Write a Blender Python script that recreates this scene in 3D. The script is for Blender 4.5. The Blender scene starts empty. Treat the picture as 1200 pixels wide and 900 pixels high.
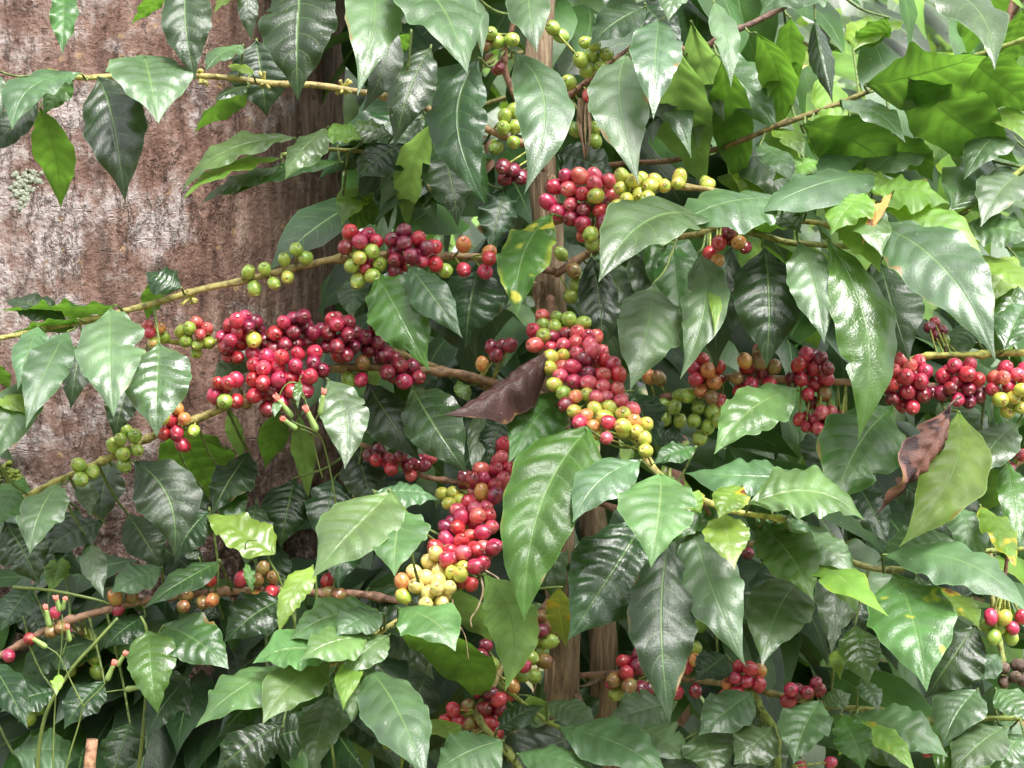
import bpy, bmesh, math, random
import numpy as np
from mathutils import Vector, Matrix, noise

random.seed(11)
rng = random.Random(5)
sc = bpy.context.scene
COL = sc.collection
R = math.radians

# ------------------------------------------------------------------ camera and pixel -> place helpers
CAMY, CAMZ, PXM = -2.0, 1.15, 0.00075
EYE = Vector((0, CAMY, CAMZ))


def at(px, py, d=0.0):
    """the point at depth d (metres along Y, 0 = plane of the coffee stem) seen at photo pixel px, py"""
    s = (d - CAMY) / 2.0 * PXM
    return Vector(((px - 600) * s, d, CAMZ - (py - 450) * s))


def pxs(d):
    return (d - CAMY) / 2.0 * PXM


# ------------------------------------------------------------------ materials
def new_mat(name):
    m = bpy.data.materials.new(name)
    m.use_nodes = True
    nt = m.node_tree
    nt.nodes.clear()
    return m, nt


class NT:
    """tiny node-graph writer"""
    def __init__(self, nt):
        self.nt = nt

    def n(self, t, **kw):
        nd = self.nt.nodes.new(t)
        for k, v in kw.items():
            if k.startswith('i_'):
                key = k[2:]
                key = int(key) if key.isdigit() else key.replace('_', ' ')
                nd.inputs[key].default_value = v
            else:
                setattr(nd, k, v)
        return nd

    def l(self, a, b):
        self.nt.links.new(a, b)

    def math(self, op, a, b=None, c=None, clamp=False):
        nd = self.nt.nodes.new('ShaderNodeMath')
        nd.operation = op
        nd.use_clamp = clamp
        for i, v in enumerate((a, b, c)):
            if v is None:
                continue
            if isinstance(v, (int, float)):
                nd.inputs[i].default_value = v
            else:
                self.l(v, nd.inputs[i])
        return nd.outputs[0]

    def mix(self, fac, a, b, blend='MIX'):
        nd = self.nt.nodes.new('ShaderNodeMix')
        nd.data_type = 'RGBA'
        nd.blend_type = blend
        for sock, v in ((nd.inputs[0], fac), (nd.inputs[6], a), (nd.inputs[7], b)):
            if isinstance(v, (int, float)):
                sock.default_value = v
            elif isinstance(v, tuple):
                sock.default_value = (v[0], v[1], v[2], 1)
            else:
                self.l(v, sock)
        return nd.outputs[2]

    def ramp(self, fac, stops):
        nd = self.nt.nodes.new('ShaderNodeValToRGB')
        el = nd.color_ramp.elements
        while len(el) < len(stops):
            el.new(0.5)
        for e, (p, c) in zip(el, stops):
            e.position = p
            e.color = (c[0], c[1], c[2], 1) if isinstance(c, tuple) else (c, c, c, 1)
        self.l(fac, nd.inputs[0])
        return nd.outputs[0]

    def smooth(self, v, a, b):
        nd = self.nt.nodes.new('ShaderNodeMapRange')
        nd.interpolation_type = 'SMOOTHSTEP'
        self.l(v, nd.inputs[0])
        nd.inputs[1].default_value = a
        nd.inputs[2].default_value = b
        return nd.outputs[0]


def leaf_mat(name, top, under, trans, rough=0.3, tfac=0.3, spots=None, spot_lo=0.62, vein=(0.16, 0.28, 0.08), veinamt=0.5,
             bump=0.5, spec=0.5, edge=None, varv=0.35, nveins=8.0):
    m, nt = new_mat(name)
    g = NT(nt)
    uv = g.n('ShaderNodeUVMap')
    sep = g.n('ShaderNodeSeparateXYZ')
    g.l(uv.outputs[0], sep.inputs[0])
    u, v = sep.outputs[0], sep.outputs[1]
    av = g.math('ABSOLUTE', g.math('MULTIPLY_ADD', v, 2.0, -1.0))      # 0 midrib .. 1 margin
    oi = g.n('ShaderNodeObjectInfo')
    rnd = oi.outputs['Random']
    geo = g.n('ShaderNodeNewGeometry')
    tc = g.n('ShaderNodeTexCoord')
    nz = g.n('ShaderNodeTexNoise', i_Scale=34.0, i_Detail=2.0)
    g.l(tc.outputs['Object'], nz.inputs['Vector'])
    nz2 = g.n('ShaderNodeTexNoise', i_Scale=420.0, i_Detail=2.0)
    g.l(tc.outputs['Object'], nz2.inputs['Vector'])
    # side veins: curved towards the tip, slightly irregular
    wob = g.math('MULTIPLY', g.math('SUBTRACT', nz.outputs[0], 0.5), 0.2)
    bow = g.math('MULTIPLY', g.math('POWER', av, 1.5), -0.17)
    t = g.math('ADD', g.math('MULTIPLY', g.math('ADD', u, bow), nveins), wob)
    tri = g.math('ABSOLUTE', g.math('SUBTRACT', g.math('FRACT', t), 0.5))     # 0 on the vein, 0.5 between
    lat = g.math('SUBTRACT', 1.0, g.smooth(tri, 0.0, 0.055))
    lat = g.math('MULTIPLY', lat, g.math('SUBTRACT', 1.0, g.smooth(av, 0.55, 0.97)))
    mid = g.math('SUBTRACT', 1.0, g.smooth(av, 0.012, 0.05))
    veins = g.math('MAXIMUM', g.math('MULTIPLY', lat, 0.55), mid)
    # colours
    topc = g.mix(g.smooth(nz.outputs[0], 0.35, 0.7), top, tuple(c * (1 + varv * 1.6) for c in top))
    hsv = g.n('ShaderNodeHueSaturation')
    g.l(topc, hsv.inputs['Color'])
    g.l(g.math('MULTIPLY_ADD', rnd, 0.04, 0.478), hsv.inputs['Hue'])
    r2 = g.math('FRACT', g.math('MULTIPLY', rnd, 7.31))
    vv = min(varv, .4)
    g.l(g.math('MULTIPLY_ADD', r2, vv * 1.6, 1.0 - vv * 0.7), hsv.inputs['Value'])
    topc = hsv.outputs[0]
    if edge:
        e = g.math('MULTIPLY', g.smooth(av, 0.72, 1.0), g.smooth(nz.outputs[0], 0.42, 0.6))
        topc = g.mix(e, topc, edge)
    topc = g.mix(g.math('MULTIPLY', veins, veinamt), topc, vein)
    undc = g.mix(g.math('MULTIPLY', veins, 0.75), g.mix(g.smooth(nz.outputs[0], .3, .7), tuple(c * .8 for c in under), tuple(c * 1.25 for c in under)), tuple(min(1, c * 2.4) for c in under))
    trc = g.mix(g.math('MULTIPLY', veins, 0.8), g.mix(g.smooth(nz.outputs[0], .3, .7), tuple(c * .75 for c in trans), tuple(min(1, c * 1.2) for c in trans)), tuple(c * 0.4 for c in trans))
    trc = g.mix(g.math('MULTIPLY', g.math('SUBTRACT', 1.0, g.smooth(tri, 0.0, 0.3)), 0.3), trc, tuple(c * 0.5 for c in trans))
    if spots:
        nz3 = g.n('ShaderNodeTexNoise', i_Scale=55.0, i_Detail=1.5)
        off = g.n('ShaderNodeVectorMath', operation='ADD')
        g.l(tc.outputs['Object'], off.inputs[0])
        comb = g.n('ShaderNodeCombineXYZ')
        g.l(g.math('MULTIPLY', rnd, 9.0), comb.inputs[0])
        g.l(comb.outputs[0], off.inputs[1])
        g.l(off.outputs[0], nz3.inputs['Vector'])
        sp = g.smooth(nz3.outputs[0], spot_lo, spot_lo + 0.09)
        core = g.smooth(nz3.outputs[0], spot_lo + 0.1, spot_lo + 0.16)
        topc = g.mix(core, g.mix(sp, topc, spots[0]), spots[1])
        undc = g.mix(sp, undc, spots[0])
        trc = g.mix(sp, trc, spots[0])
    burn = g.math('MULTIPLY', g.smooth(g.math('ADD', av, g.math('MULTIPLY', g.math('SUBTRACT', nz.outputs[0], 0.5), 1.1)), 1.02, 1.12), g.math('GREATER_THAN', g.math('FRACT', g.math('MULTIPLY', rnd, 17.3)), 0.55))
    topc = g.mix(burn, topc, (0.20, 0.12, 0.04))
    rim = g.math('MULTIPLY', g.smooth(av, 0.955, 0.99), 0.55)
    topc = g.mix(rim, topc, tuple(min(1, c * 2.6 + .02) for c in top))
    # tiny pale specks (dust, scale insects, water marks)
    vo = g.n('ShaderNodeTexVoronoi', i_Scale=95.0)
    g.l(tc.outputs['Object'], vo.inputs['Vector'])
    sc_ = g.n('ShaderNodeSeparateColor')
    g.l(vo.outputs['Color'], sc_.inputs[0])
    speck = g.math('MULTIPLY', g.math('LESS_THAN', vo.outputs['Distance'], 0.10), g.math('GREATER_THAN', sc_.outputs[0], 0.82))
    topc = g.mix(g.math('MULTIPLY', speck, 0.35), topc, (0.4, 0.45, 0.35))
    base = g.mix(geo.outputs['Backfacing'], topc, undc)
    # relief
    quilt = g.math('SINE', g.math('MULTIPLY', tri, math.pi))
    quilt = g.math('MULTIPLY', quilt, g.math('SUBTRACT', 1.0, g.smooth(av, 0.55, 0.95)))
    qa = g.math('MULTIPLY_ADD', g.math('POWER', g.math('FRACT', g.math('MULTIPLY', rnd, 13.7)), 1.8), 0.0004, 0.0001)
    quilt = g.math('MULTIPLY', quilt, g.math('SUBTRACT', 1.0, g.smooth(u, 0.6, 0.95)))
    h = g.math('ADD', g.math('MULTIPLY', quilt, qa), g.math('MULTIPLY', mid, -0.0007))
    h = g.math('ADD', h, g.math('MULTIPLY', nz.outputs[0], 0.0020))
    ret = g.n('ShaderNodeTexVoronoi', i_Scale=330.0)
    ret.feature = 'DISTANCE_TO_EDGE'
    g.l(tc.outputs['Object'], ret.inputs['Vector'])
    h = g.math('ADD', h, g.math('MULTIPLY', g.smooth(ret.outputs['Distance'], 0.0, 0.25), 0.00016))
    h = g.math('ADD', h, g.math('MULTIPLY', nz2.outputs[0], 0.00016))
    bmp = g.n('ShaderNodeBump', i_Strength=bump, i_Distance=1.0)
    g.l(h, bmp.inputs['Height'])
    pr = g.n('ShaderNodeBsdfPrincipled')
    g.l(base, pr.inputs['Base Color'])
    g.l(g.math('ADD', g.math('MULTIPLY_ADD', g.math('ADD', nz.outputs[0], g.math('FRACT', g.math('MULTIPLY', rnd, 41.9))), 0.20, rough - 0.22), g.math('MULTIPLY', geo.outputs['Backfacing'], 0.22)), pr.inputs['Roughness'])
    r4 = g.math('FRACT', g.math('MULTIPLY', rnd, 29.3))
    g.l(g.math('MULTIPLY', g.math('MULTIPLY_ADD', r4, .8, .45), spec), pr.inputs['Specular IOR Level'])
    g.l(bmp.outputs[0], pr.inputs['Normal'])
    tr = g.n('ShaderNodeBsdfTranslucent')
    g.l(trc, tr.inputs['Color'])
    mx = g.n('ShaderNodeMixShader')
    mx.inputs[0].default_value = tfac
    g.l(pr.outputs[0], mx.inputs[1])
    g.l(tr.outputs[0], mx.inputs[2])
    out = g.n('ShaderNodeOutputMaterial')
    g.l(mx.outputs[0], out.inputs[0])
    return m


LM = {
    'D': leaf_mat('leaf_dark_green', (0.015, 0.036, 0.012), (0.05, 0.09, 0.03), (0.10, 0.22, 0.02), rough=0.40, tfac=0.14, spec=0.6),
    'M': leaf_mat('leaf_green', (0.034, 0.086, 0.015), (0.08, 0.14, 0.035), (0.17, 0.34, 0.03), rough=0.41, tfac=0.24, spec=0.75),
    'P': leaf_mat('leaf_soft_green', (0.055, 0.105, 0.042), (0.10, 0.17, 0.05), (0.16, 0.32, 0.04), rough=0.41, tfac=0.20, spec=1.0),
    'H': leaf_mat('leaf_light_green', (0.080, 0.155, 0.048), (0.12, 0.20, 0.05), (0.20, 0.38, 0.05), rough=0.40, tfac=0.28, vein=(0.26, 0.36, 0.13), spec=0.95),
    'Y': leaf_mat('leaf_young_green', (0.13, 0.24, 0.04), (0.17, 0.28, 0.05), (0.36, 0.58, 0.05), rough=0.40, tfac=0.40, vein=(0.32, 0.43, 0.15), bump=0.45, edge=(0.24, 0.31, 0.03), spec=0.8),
    'L': leaf_mat('leaf_pale_underside', (0.115, 0.175, 0.045), (0.16, 0.27, 0.08), (0.34, 0.58, 0.12), rough=0.5, tfac=0.5, spec=0.25, veinamt=0.5),
    'U': leaf_mat('leaf_lit_through', (0.035, 0.095, 0.016), (0.06, 0.115, 0.03), (0.17, 0.37, 0.035), rough=0.40, tfac=0.5, spec=0.6),
    'O': leaf_mat('leaf_yellowing', (0.13, 0.22, 0.035), (0.18, 0.25, 0.05), (0.38, 0.46, 0.05), rough=0.4, tfac=0.32, spots=((0.42, 0.32, 0.03), (0.13, 0.05, 0.02)), spot_lo=0.6, edge=(0.40, 0.36, 0.03)),
    'S': leaf_mat('leaf_spotted', (0.05, 0.14, 0.025), (0.09, 0.19, 0.05), (0.2, 0.4, 0.04), rough=0.34, tfac=0.28, spots=((0.42, 0.42, 0.05), (0.45, 0.16, 0.05)), spot_lo=0.58, edge=(0.3, 0.34, 0.05)),
    'F': leaf_mat('leaf_flecked', (0.05, 0.12, 0.035), (0.09, 0.19, 0.05), (0.2, 0.4, 0.04), rough=0.33, tfac=0.26, spec=0.7, spots=((0.32, 0.36, 0.05), (0.5, 0.33, 0.03)), spot_lo=0.66),
    'B': leaf_mat('leaf_dry_brown', (0.026, 0.012, 0.011), (0.10, 0.05, 0.036), (0.10, 0.04, 0.025), rough=0.4, tfac=0.06, vein=(0.14, 0.075, 0.05), veinamt=0.3, bump=1.0, varv=0.7),
    'C': leaf_mat('leaf_dry_tan_brown', (0.10, 0.052, 0.036), (0.22, 0.13, 0.09), (0.12, 0.06, 0.03), rough=0.55, tfac=0.06, vein=(0.2, 0.12, 0.08), veinamt=0.3, bump=1.0, varv=0.7, spec=.3, spots=((0.035, 0.016, 0.016), (0.03, 0.012, 0.014)), spot_lo=.5),
    'T': leaf_mat('leaf_tan', (0.36, 0.21, 0.06), (0.45, 0.28, 0.1), (0.5, 0.28, 0.07), rough=0.5, tfac=0.3, spots=((0.22, 0.09, 0.04), (0.1, 0.04, 0.02)), spot_lo=0.6),
}


def stem_mat(name, c1, c2, rough=0.6, sx=60.0, bump=0.4):
    m, nt = new_mat(name)
    g = NT(nt)
    tc = g.n('ShaderNodeTexCoord')
    nz = g.n('ShaderNodeTexNoise', i_Scale=sx, i_Detail=5.0)
    g.l(tc.outputs['Object'], nz.inputs['Vector'])
    vc = g.n('ShaderNodeVertexColor', layer_name='ripeness')
    c = g.mix(g.smooth(nz.outputs[0], 0.30, 0.58), c1, c2)
    c = g.mix(1.0, c, vc.outputs[0], 'MULTIPLY')
    bmp = g.n('ShaderNodeBump', i_Strength=bump, i_Distance=0.004)
    g.l(nz.outputs[0], bmp.inputs['Height'])
    pr = g.n('ShaderNodeBsdfPrincipled', i_Roughness=rough)
    g.l(c, pr.inputs['Base Color'])
    g.l(bmp.outputs[0], pr.inputs['Normal'])
    out = g.n('ShaderNodeOutputMaterial')
    g.l(pr.outputs[0], out.inputs[0])
    return m


STEM = stem_mat('branch_bark', (0.45, 0.43, 0.40), (1.08, 1.06, 1.02), sx=150.0, bump=0.7)
GREENSTEM = stem_mat('green_stalk', (0.09, 0.14, 0.035), (0.15, 0.20, 0.05), rough=0.45, bump=0.1)


def fibre_mat(name, dark, mid, light, scale=(55, 55, 5)):
    m, nt = new_mat(name)
    g = NT(nt)
    tc = g.n('ShaderNodeTexCoord')
    mp = g.n('ShaderNodeMapping')
    mp.inputs['Scale'].default_value = scale
    g.l(tc.outputs['Object'], mp.inputs[0])
    nz = g.n('ShaderNodeTexNoise', i_Scale=4.0, i_Detail=6.0, i_Roughness=0.65)
    g.l(mp.outputs[0], nz.inputs['Vector'])
    nb = g.n('ShaderNodeTexNoise', i_Scale=30.0, i_Detail=3.0)
    g.l(tc.outputs['Object'], nb.inputs['Vector'])
    c = g.ramp(nz.outputs[0], [(0.3, dark), (0.48, mid), (0.7, light)])
    c = g.mix(g.math('MULTIPLY', g.smooth(nb.outputs[0], 0.5, 0.75), 0.5), c, tuple(x * 0.55 for x in mid))
    bmp = g.n('ShaderNodeBump', i_Strength=0.9, i_Distance=0.006)
    g.l(nz.outputs[0], bmp.inputs['Height'])
    pr = g.n('ShaderNodeBsdfPrincipled', i_Roughness=0.85)
    g.l(c, pr.inputs['Base Color'])
    g.l(bmp.outputs[0], pr.inputs['Normal'])
    out = g.n('ShaderNodeOutputMaterial')
    g.l(pr.outputs[0], out.inputs[0])
    return m


FIBRE = fibre_mat('fibrous_bark', (0.07, 0.045, 0.028), (0.24, 0.165, 0.10), (0.42, 0.32, 0.21))
PEEL = fibre_mat('peeling_bark', (0.10, 0.06, 0.035), (0.26, 0.17, 0.10), (0.44, 0.33, 0.21))
DEADTWIG = fibre_mat('dead_twig', (0.10, 0.05, 0.035), (0.22, 0.12, 0.09), (0.34, 0.2, 0.15))


def trunk_mat():
    m, nt = new_mat('smooth_trunk_bark')
    g = NT(nt)
    tc = g.n('ShaderNodeTexCoord')
    P = tc.outputs['Object']
    sep = g.n('ShaderNodeSeparateXYZ')
    g.l(P, sep.inputs[0])
    X, Z = sep.outputs[0], sep.outputs[2]
    mp = g.n('ShaderNodeMapping')
    mp.inputs['Scale'].default_value = (1, 1, 0.24)
    g.l(P, mp.inputs[0])
    fur = g.n('ShaderNodeTexNoise', i_Scale=62.0, i_Detail=7.0, i_Roughness=0.62)
    g.l(mp.outputs[0], fur.inputs['Vector'])
    blot = g.n('ShaderNodeTexNoise', i_Scale=8.5, i_Detail=6.0, i_Roughness=0.62, i_Distortion=0.4)
    g.l(P, blot.inputs['Vector'])
    fine = g.n('ShaderNodeTexNoise', i_Scale=150.0, i_Detail=5.0, i_Roughness=0.7)
    g.l(P, fine.inputs['Vector'])
    mid = g.n('ShaderNodeTexNoise', i_Scale=26.0, i_Detail=5.0, i_Roughness=0.6)
    g.l(P, mid.inputs['Vector'])
    c = g.ramp(fur.outputs[0], [(0.32, (0.06, 0.032, 0.023)), (0.44, (0.165, 0.090, 0.067)), (0.56, (0.26, 0.155, 0.12)), (0.73, (0.40, 0.285, 0.235))])
    plain = g.ramp(g.math('MULTIPLY_ADD', fine.outputs[0], .5, g.math('MULTIPLY', mid.outputs[0], .5)), [(0.38, (0.15, 0.088, 0.07)), (0.5, (0.285, 0.182, 0.15)), (0.62, (0.42, 0.32, 0.285))])
    c = g.mix(g.math('MULTIPLY', g.math('SUBTRACT', 1.0, g.smooth(X, -.08, .16)), .72), c, plain)
    c = g.mix(g.math('MULTIPLY', g.smooth(fine.outputs[0], .52, .7), .45), c, (0.12, 0.058, 0.045))
    # greyer, older bark towards the right side, mossy brown low down
    rt = g.math('MULTIPLY', g.smooth(g.math('ADD', X, g.math('MULTIPLY', blot.outputs[0], 0.12)), 0.21, 0.30), 0.7)
    c = g.mix(rt, c, g.ramp(fur.outputs[0], [(0.3, (0.06, 0.036, 0.027)), (0.5, (0.19, 0.12, 0.09)), (0.7, (0.36, 0.26, 0.205))]))
    # pale crust lichen, more of it to the left
    lf = g.math('MULTIPLY_ADD', X, -0.52, 0.045)
    pat = g.smooth(g.math('ADD', g.math('ADD', blot.outputs[0], lf), g.math('MULTIPLY', g.math('SUBTRACT', mid.outputs[0], 0.5), 0.7)), 0.49, 0.64)
    pat = g.math('MULTIPLY', pat, g.math('MULTIPLY_ADD', g.smooth(g.math('MULTIPLY_ADD', fur.outputs[0], .35, g.math('MULTIPLY', fine.outputs[0], .65)), .40, .54), .7, .3))
    pale = g.ramp(fine.outputs[0], [(0.3, (0.33, 0.26, 0.25)), (0.6, (0.55, 0.49, 0.475))])
    c = g.mix(g.math('MULTIPLY', pat, 0.85), c, pale)
    # dark rough crust low on the trunk
    low = g.math('SUBTRACT', 1.0, g.smooth(g.math('ADD', Z, g.math('MULTIPLY', mid.outputs[0], 0.16)), 1.08, 1.19))
    crust = g.ramp(fine.outputs[0], [(0.38, (0.03, 0.018, 0.013)), (0.52, (0.14, 0.085, 0.066)), (0.66, (0.42, 0.36, 0.34))])
    c = g.mix(g.math('MULTIPLY', low, 0.9), c, crust)
    ck = g.n('ShaderNodeTexNoise', i_Scale=24.0, i_Detail=6.0, i_Roughness=0.7)
    mp2 = g.n('ShaderNodeMapping')
    mp2.inputs['Scale'].default_value = (1, 1, 0.3)
    g.l(P, mp2.inputs[0])
    g.l(mp2.outputs[0], ck.inputs['Vector'])
    crack = g.math('SUBTRACT', 1.0, g.smooth(g.math('ABSOLUTE', g.math('SUBTRACT', ck.outputs[0], 0.5)), 0.0, 0.022))
    ck2 = g.n('ShaderNodeTexNoise', i_Scale=9.0, i_Detail=4.0, i_Roughness=0.7)
    mp3 = g.n('ShaderNodeMapping')
    mp3.inputs['Scale'].default_value = (.5, .5, 3.2)
    g.l(P, mp3.inputs[0])
    g.l(mp3.outputs[0], ck2.inputs['Vector'])
    crack2 = g.math('MULTIPLY', g.math('SUBTRACT', 1.0, g.smooth(g.math('ABSOLUTE', g.math('SUBTRACT', ck2.outputs[0], 0.5)), 0.0, 0.012)), g.smooth(mid.outputs[0], .5, .62))
    crack = g.math('MAXIMUM', g.math('MULTIPLY', crack, g.smooth(blot.outputs[0], .40, .56)), crack2)
    c = g.mix(g.math('MULTIPLY', crack, .34), c, (0.07, 0.04, 0.03))
    # small dark pits and ochre freckles
    vo = g.n('ShaderNodeTexVoronoi', i_Scale=70.0)
    g.l(P, vo.inputs['Vector'])
    sepc = g.n('ShaderNodeSeparateColor')
    g.l(vo.outputs['Color'], sepc.inputs[0])
    fr = g.math('MULTIPLY', g.math('LESS_THAN', vo.outputs['Distance'], 0.23), g.math('GREATER_THAN', sepc.outputs[0], 0.6))
    c = g.mix(g.math('MULTIPLY', fr, 0.55), c, g.mix(g.math('GREATER_THAN', sepc.outputs[1], 0.5), (0.045, 0.022, 0.016), (0.42, 0.27, 0.12)))
    h = g.math('ADD', g.math('MULTIPLY', fur.outputs[0], 0.75), g.math('MULTIPLY', fine.outputs[0], 0.5))
    h = g.math('ADD', h, g.math('MULTIPLY', mid.outputs[0], 0.6))
    h = g.math('SUBTRACT', h, g.math('MULTIPLY', crack, 0.22))
    bmp = g.n('ShaderNodeBump', i_Strength=1.0, i_Distance=0.016)
    g.l(h, bmp.inputs['Height'])
    pr = g.n('ShaderNodeBsdfPrincipled', i_Roughness=0.7)
    pr.inputs['Specular IOR Level'].default_value = 0.3
    g.l(c, pr.inputs['Base Color'])
    g.l(bmp.outputs[0], pr.inputs['Normal'])
    out = g.n('ShaderNodeOutputMaterial')
    g.l(pr.outputs[0], out.inputs[0])
    return m


def cherry_mat(name, c1, c2, rough=0.24, sss=0.12, varv=0.3, red=False, blush=None):
    """object coordinates run over a unit ball with the navel at +z"""
    m, nt = new_mat(name)
    g = NT(nt)
    tc = g.n('ShaderNodeTexCoord')
    oi = g.n('ShaderNodeObjectInfo')
    rnd = oi.outputs['Random']
    off = g.n('ShaderNodeVectorMath', operation='ADD')
    comb = g.n('ShaderNodeCombineXYZ')
    g.l(g.math('MULTIPLY', rnd, 31.0), comb.inputs[0])
    g.l(tc.outputs['Object'], off.inputs[0])
    g.l(comb.outputs[0], off.inputs[1])
    nz = g.n('ShaderNodeTexNoise', i_Scale=1.1, i_Detail=3.0)
    g.l(off.outputs[0], nz.inputs['Vector'])
    nf = g.n('ShaderNodeTexNoise', i_Scale=11.0, i_Detail=4.0)
    g.l(off.outputs[0], nf.inputs['Vector'])
    c = g.mix(g.smooth(g.math('MULTIPLY_ADD', nf.outputs[0], .25, g.math('MULTIPLY', nz.outputs[0], .8)), 0.38, 0.66), c1, c2)
    if blush:
        sep = g.n('ShaderNodeSeparateXYZ')
        g.l(tc.outputs['Object'], sep.inputs[0])
        b = g.math('ADD', g.math('MULTIPLY', nz.outputs[0], 2.2), g.math('MULTIPLY', sep.outputs[2], .25))
        c = g.mix(g.math('MULTIPLY', g.smooth(b, 1.2, 1.75), .75), c, blush)
    hsv = g.n('ShaderNodeHueSaturation')
    g.l(c, hsv.inputs['Color'])
    g.l(g.math('MULTIPLY_ADD', rnd, 0.026, 0.481 if red else 0.492), hsv.inputs['Hue'])
    g.l(g.math('MULTIPLY_ADD', g.math('FRACT', g.math('MULTIPLY', rnd, 5.7)), varv, 1 - varv * 0.5), hsv.inputs['Value'])
    col = hsv.outputs[0]
    # pale pores, and here and there a small brown scar
    vo = g.n('ShaderNodeTexVoronoi', i_Scale=8.0)
    g.l(off.outputs[0], vo.inputs['Vector'])
    col = g.mix(g.math('MULTIPLY', g.math('SUBTRACT', 1.0, g.smooth(vo.outputs['Distance'], .08, .22)), 0.28), col, (0.66, 0.52, 0.42))
    vs_ = g.n('ShaderNodeTexVoronoi', i_Scale=1.6)
    g.l(off.outputs[0], vs_.inputs['Vector'])
    sc2 = g.n('ShaderNodeSeparateColor')
    g.l(vs_.outputs['Color'], sc2.inputs[0])
    scar = g.math('MULTIPLY', g.math('SUBTRACT', 1.0, g.smooth(vs_.outputs['Distance'], .10, .2)), g.math('GREATER_THAN', sc2.outputs[0], .72))
    col = g.mix(g.math('MULTIPLY', scar, .7), col, (0.13, 0.06, 0.03))
    vc = g.n('ShaderNodeVertexColor', layer_name='navel')
    navel = g.n('ShaderNodeSeparateColor')
    g.l(vc.outputs[0], navel.inputs[0])
    col = g.mix(g.math('MULTIPLY', navel.outputs[0], 0.75), col, (0.16, 0.085, 0.045))
    pr = g.n('ShaderNodeBsdfPrincipled')
    g.l(col, pr.inputs['Base Color'])
    g.l(g.math('MULTIPLY_ADD', nf.outputs[0], 0.3, rough - 0.1), pr.inputs['Roughness'])
    bmp = g.n('ShaderNodeBump', i_Strength=0.35, i_Distance=0.0015)
    g.l(g.math('MULTIPLY_ADD', nf.outputs[0], .3, nz.outputs[0]), bmp.inputs['Height'])
    g.l(bmp.outputs[0], pr.inputs['Normal'])
    if sss:
        pr.inputs['Coat Weight'].default_value = .5
        pr.inputs['Coat Roughness'].default_value = .07
    pr.inputs['Specular IOR Level'].default_value = .8 if sss else .3
    pr.inputs['Subsurface Weight'].default_value = sss
    pr.inputs['Subsurface Radius'].default_value = (0.004, 0.0015, 0.001)
    out = g.n('ShaderNodeOutputMaterial')
    g.l(pr.outputs[0], out.inputs[0])
    return m


CM = {
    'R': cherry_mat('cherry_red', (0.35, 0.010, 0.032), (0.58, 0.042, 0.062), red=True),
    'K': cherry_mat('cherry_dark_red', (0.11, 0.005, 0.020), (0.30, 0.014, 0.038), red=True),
    'P': cherry_mat('cherry_pink_red', (0.52, 0.032, 0.062), (0.66, 0.16, 0.13), red=True),
    'O': cherry_mat('cherry_orange', (0.60, 0.13, 0.06), (0.55, 0.36, 0.09), varv=0.2, blush=(0.5, 0.05, 0.04)),
    'G': cherry_mat('cherry_green', (0.22, 0.35, 0.045), (0.40, 0.48, 0.08), varv=0.25),
    'Y': cherry_mat('cherry_lime_yellow', (0.36, 0.45, 0.06), (0.58, 0.53, 0.09), varv=0.15, blush=(0.58, 0.24, 0.06)),
    'W': cherry_mat('cherry_cream_yellow', (0.64, 0.50, 0.13), (0.74, 0.60, 0.26), varv=0.12, blush=(0.68, 0.32, 0.11)),
    'N': cherry_mat('cherry_brownish', (0.27, 0.08, 0.04), (0.25, 0.24, 0.06), varv=0.3, blush=(0.30, 0.05, 0.04)),
    'X': cherry_mat('cherry_dried', (0.07, 0.045, 0.035), (0.16, 0.11, 0.09), rough=0.7, sss=0.0),
}


# ------------------------------------------------------------------ object helpers
def mesh_obj(name, me, parent=None, loc=None):
    o = bpy.data.objects.new(name, me)
    COL.objects.link(o)
    if loc is not None:
        o.location = loc
    if parent is not None:
        o.parent = parent
    return o


def thing(name, label, cat, loc, group=None):
    o = bpy.data.objects.new(name, None)
    COL.objects.link(o)
    o.location = loc
    o.empty_display_size = 0.02
    o['label'] = label
    o['category'] = cat
    if group:
        o['group'] = group
    return o


def build(name, verts, faces, mats, smooth=True, uvs=None, mids=None, cols=None, colname='ripeness'):
    me = bpy.data.meshes.new(name)
    me.from_pydata([tuple(v) for v in verts], [], faces)
    for m in mats:
        me.materials.append(m)
    if smooth:
        me.polygons.foreach_set('use_smooth', [True] * len(me.polygons))
    if mids:
        me.polygons.foreach_set('material_index', mids)
    if uvs is not None:
        lay = me.uv_layers.new(name='UVMap')
        idx = np.empty(len(me.loops), dtype=np.int32)
        me.loops.foreach_get('vertex_index', idx)
        lay.data.foreach_set('uv', np.asarray(uvs, dtype=np.float32)[idx].ravel())
    if cols is not None:
        ca = me.color_attributes.new(colname, 'FLOAT_COLOR', 'POINT')
        ca.data.foreach_set('color', np.asarray([(c[0], c[1], c[2], 1) for c in cols], dtype=np.float32).ravel())
    me.update()
    return me


def spline(pts, n_per=8):
    """Catmull-Rom through Vectors"""
    P = [pts[0] * 2 - pts[1]] + list(pts) + [pts[-1] * 2 - pts[-2]]
    out = []
    for i in range(1, len(P) - 2):
        for k in range(n_per):
            t = k / n_per
            a, b, c, d = P[i - 1], P[i], P[i + 1], P[i + 2]
            out.append(0.5 * ((2 * b) + (c - a) * t + (2 * a - 5 * b + 4 * c - d) * t * t + (3 * b - a - 3 * c + d) * t ** 3))
    out.append(P[-2].copy())
    return out


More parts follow.
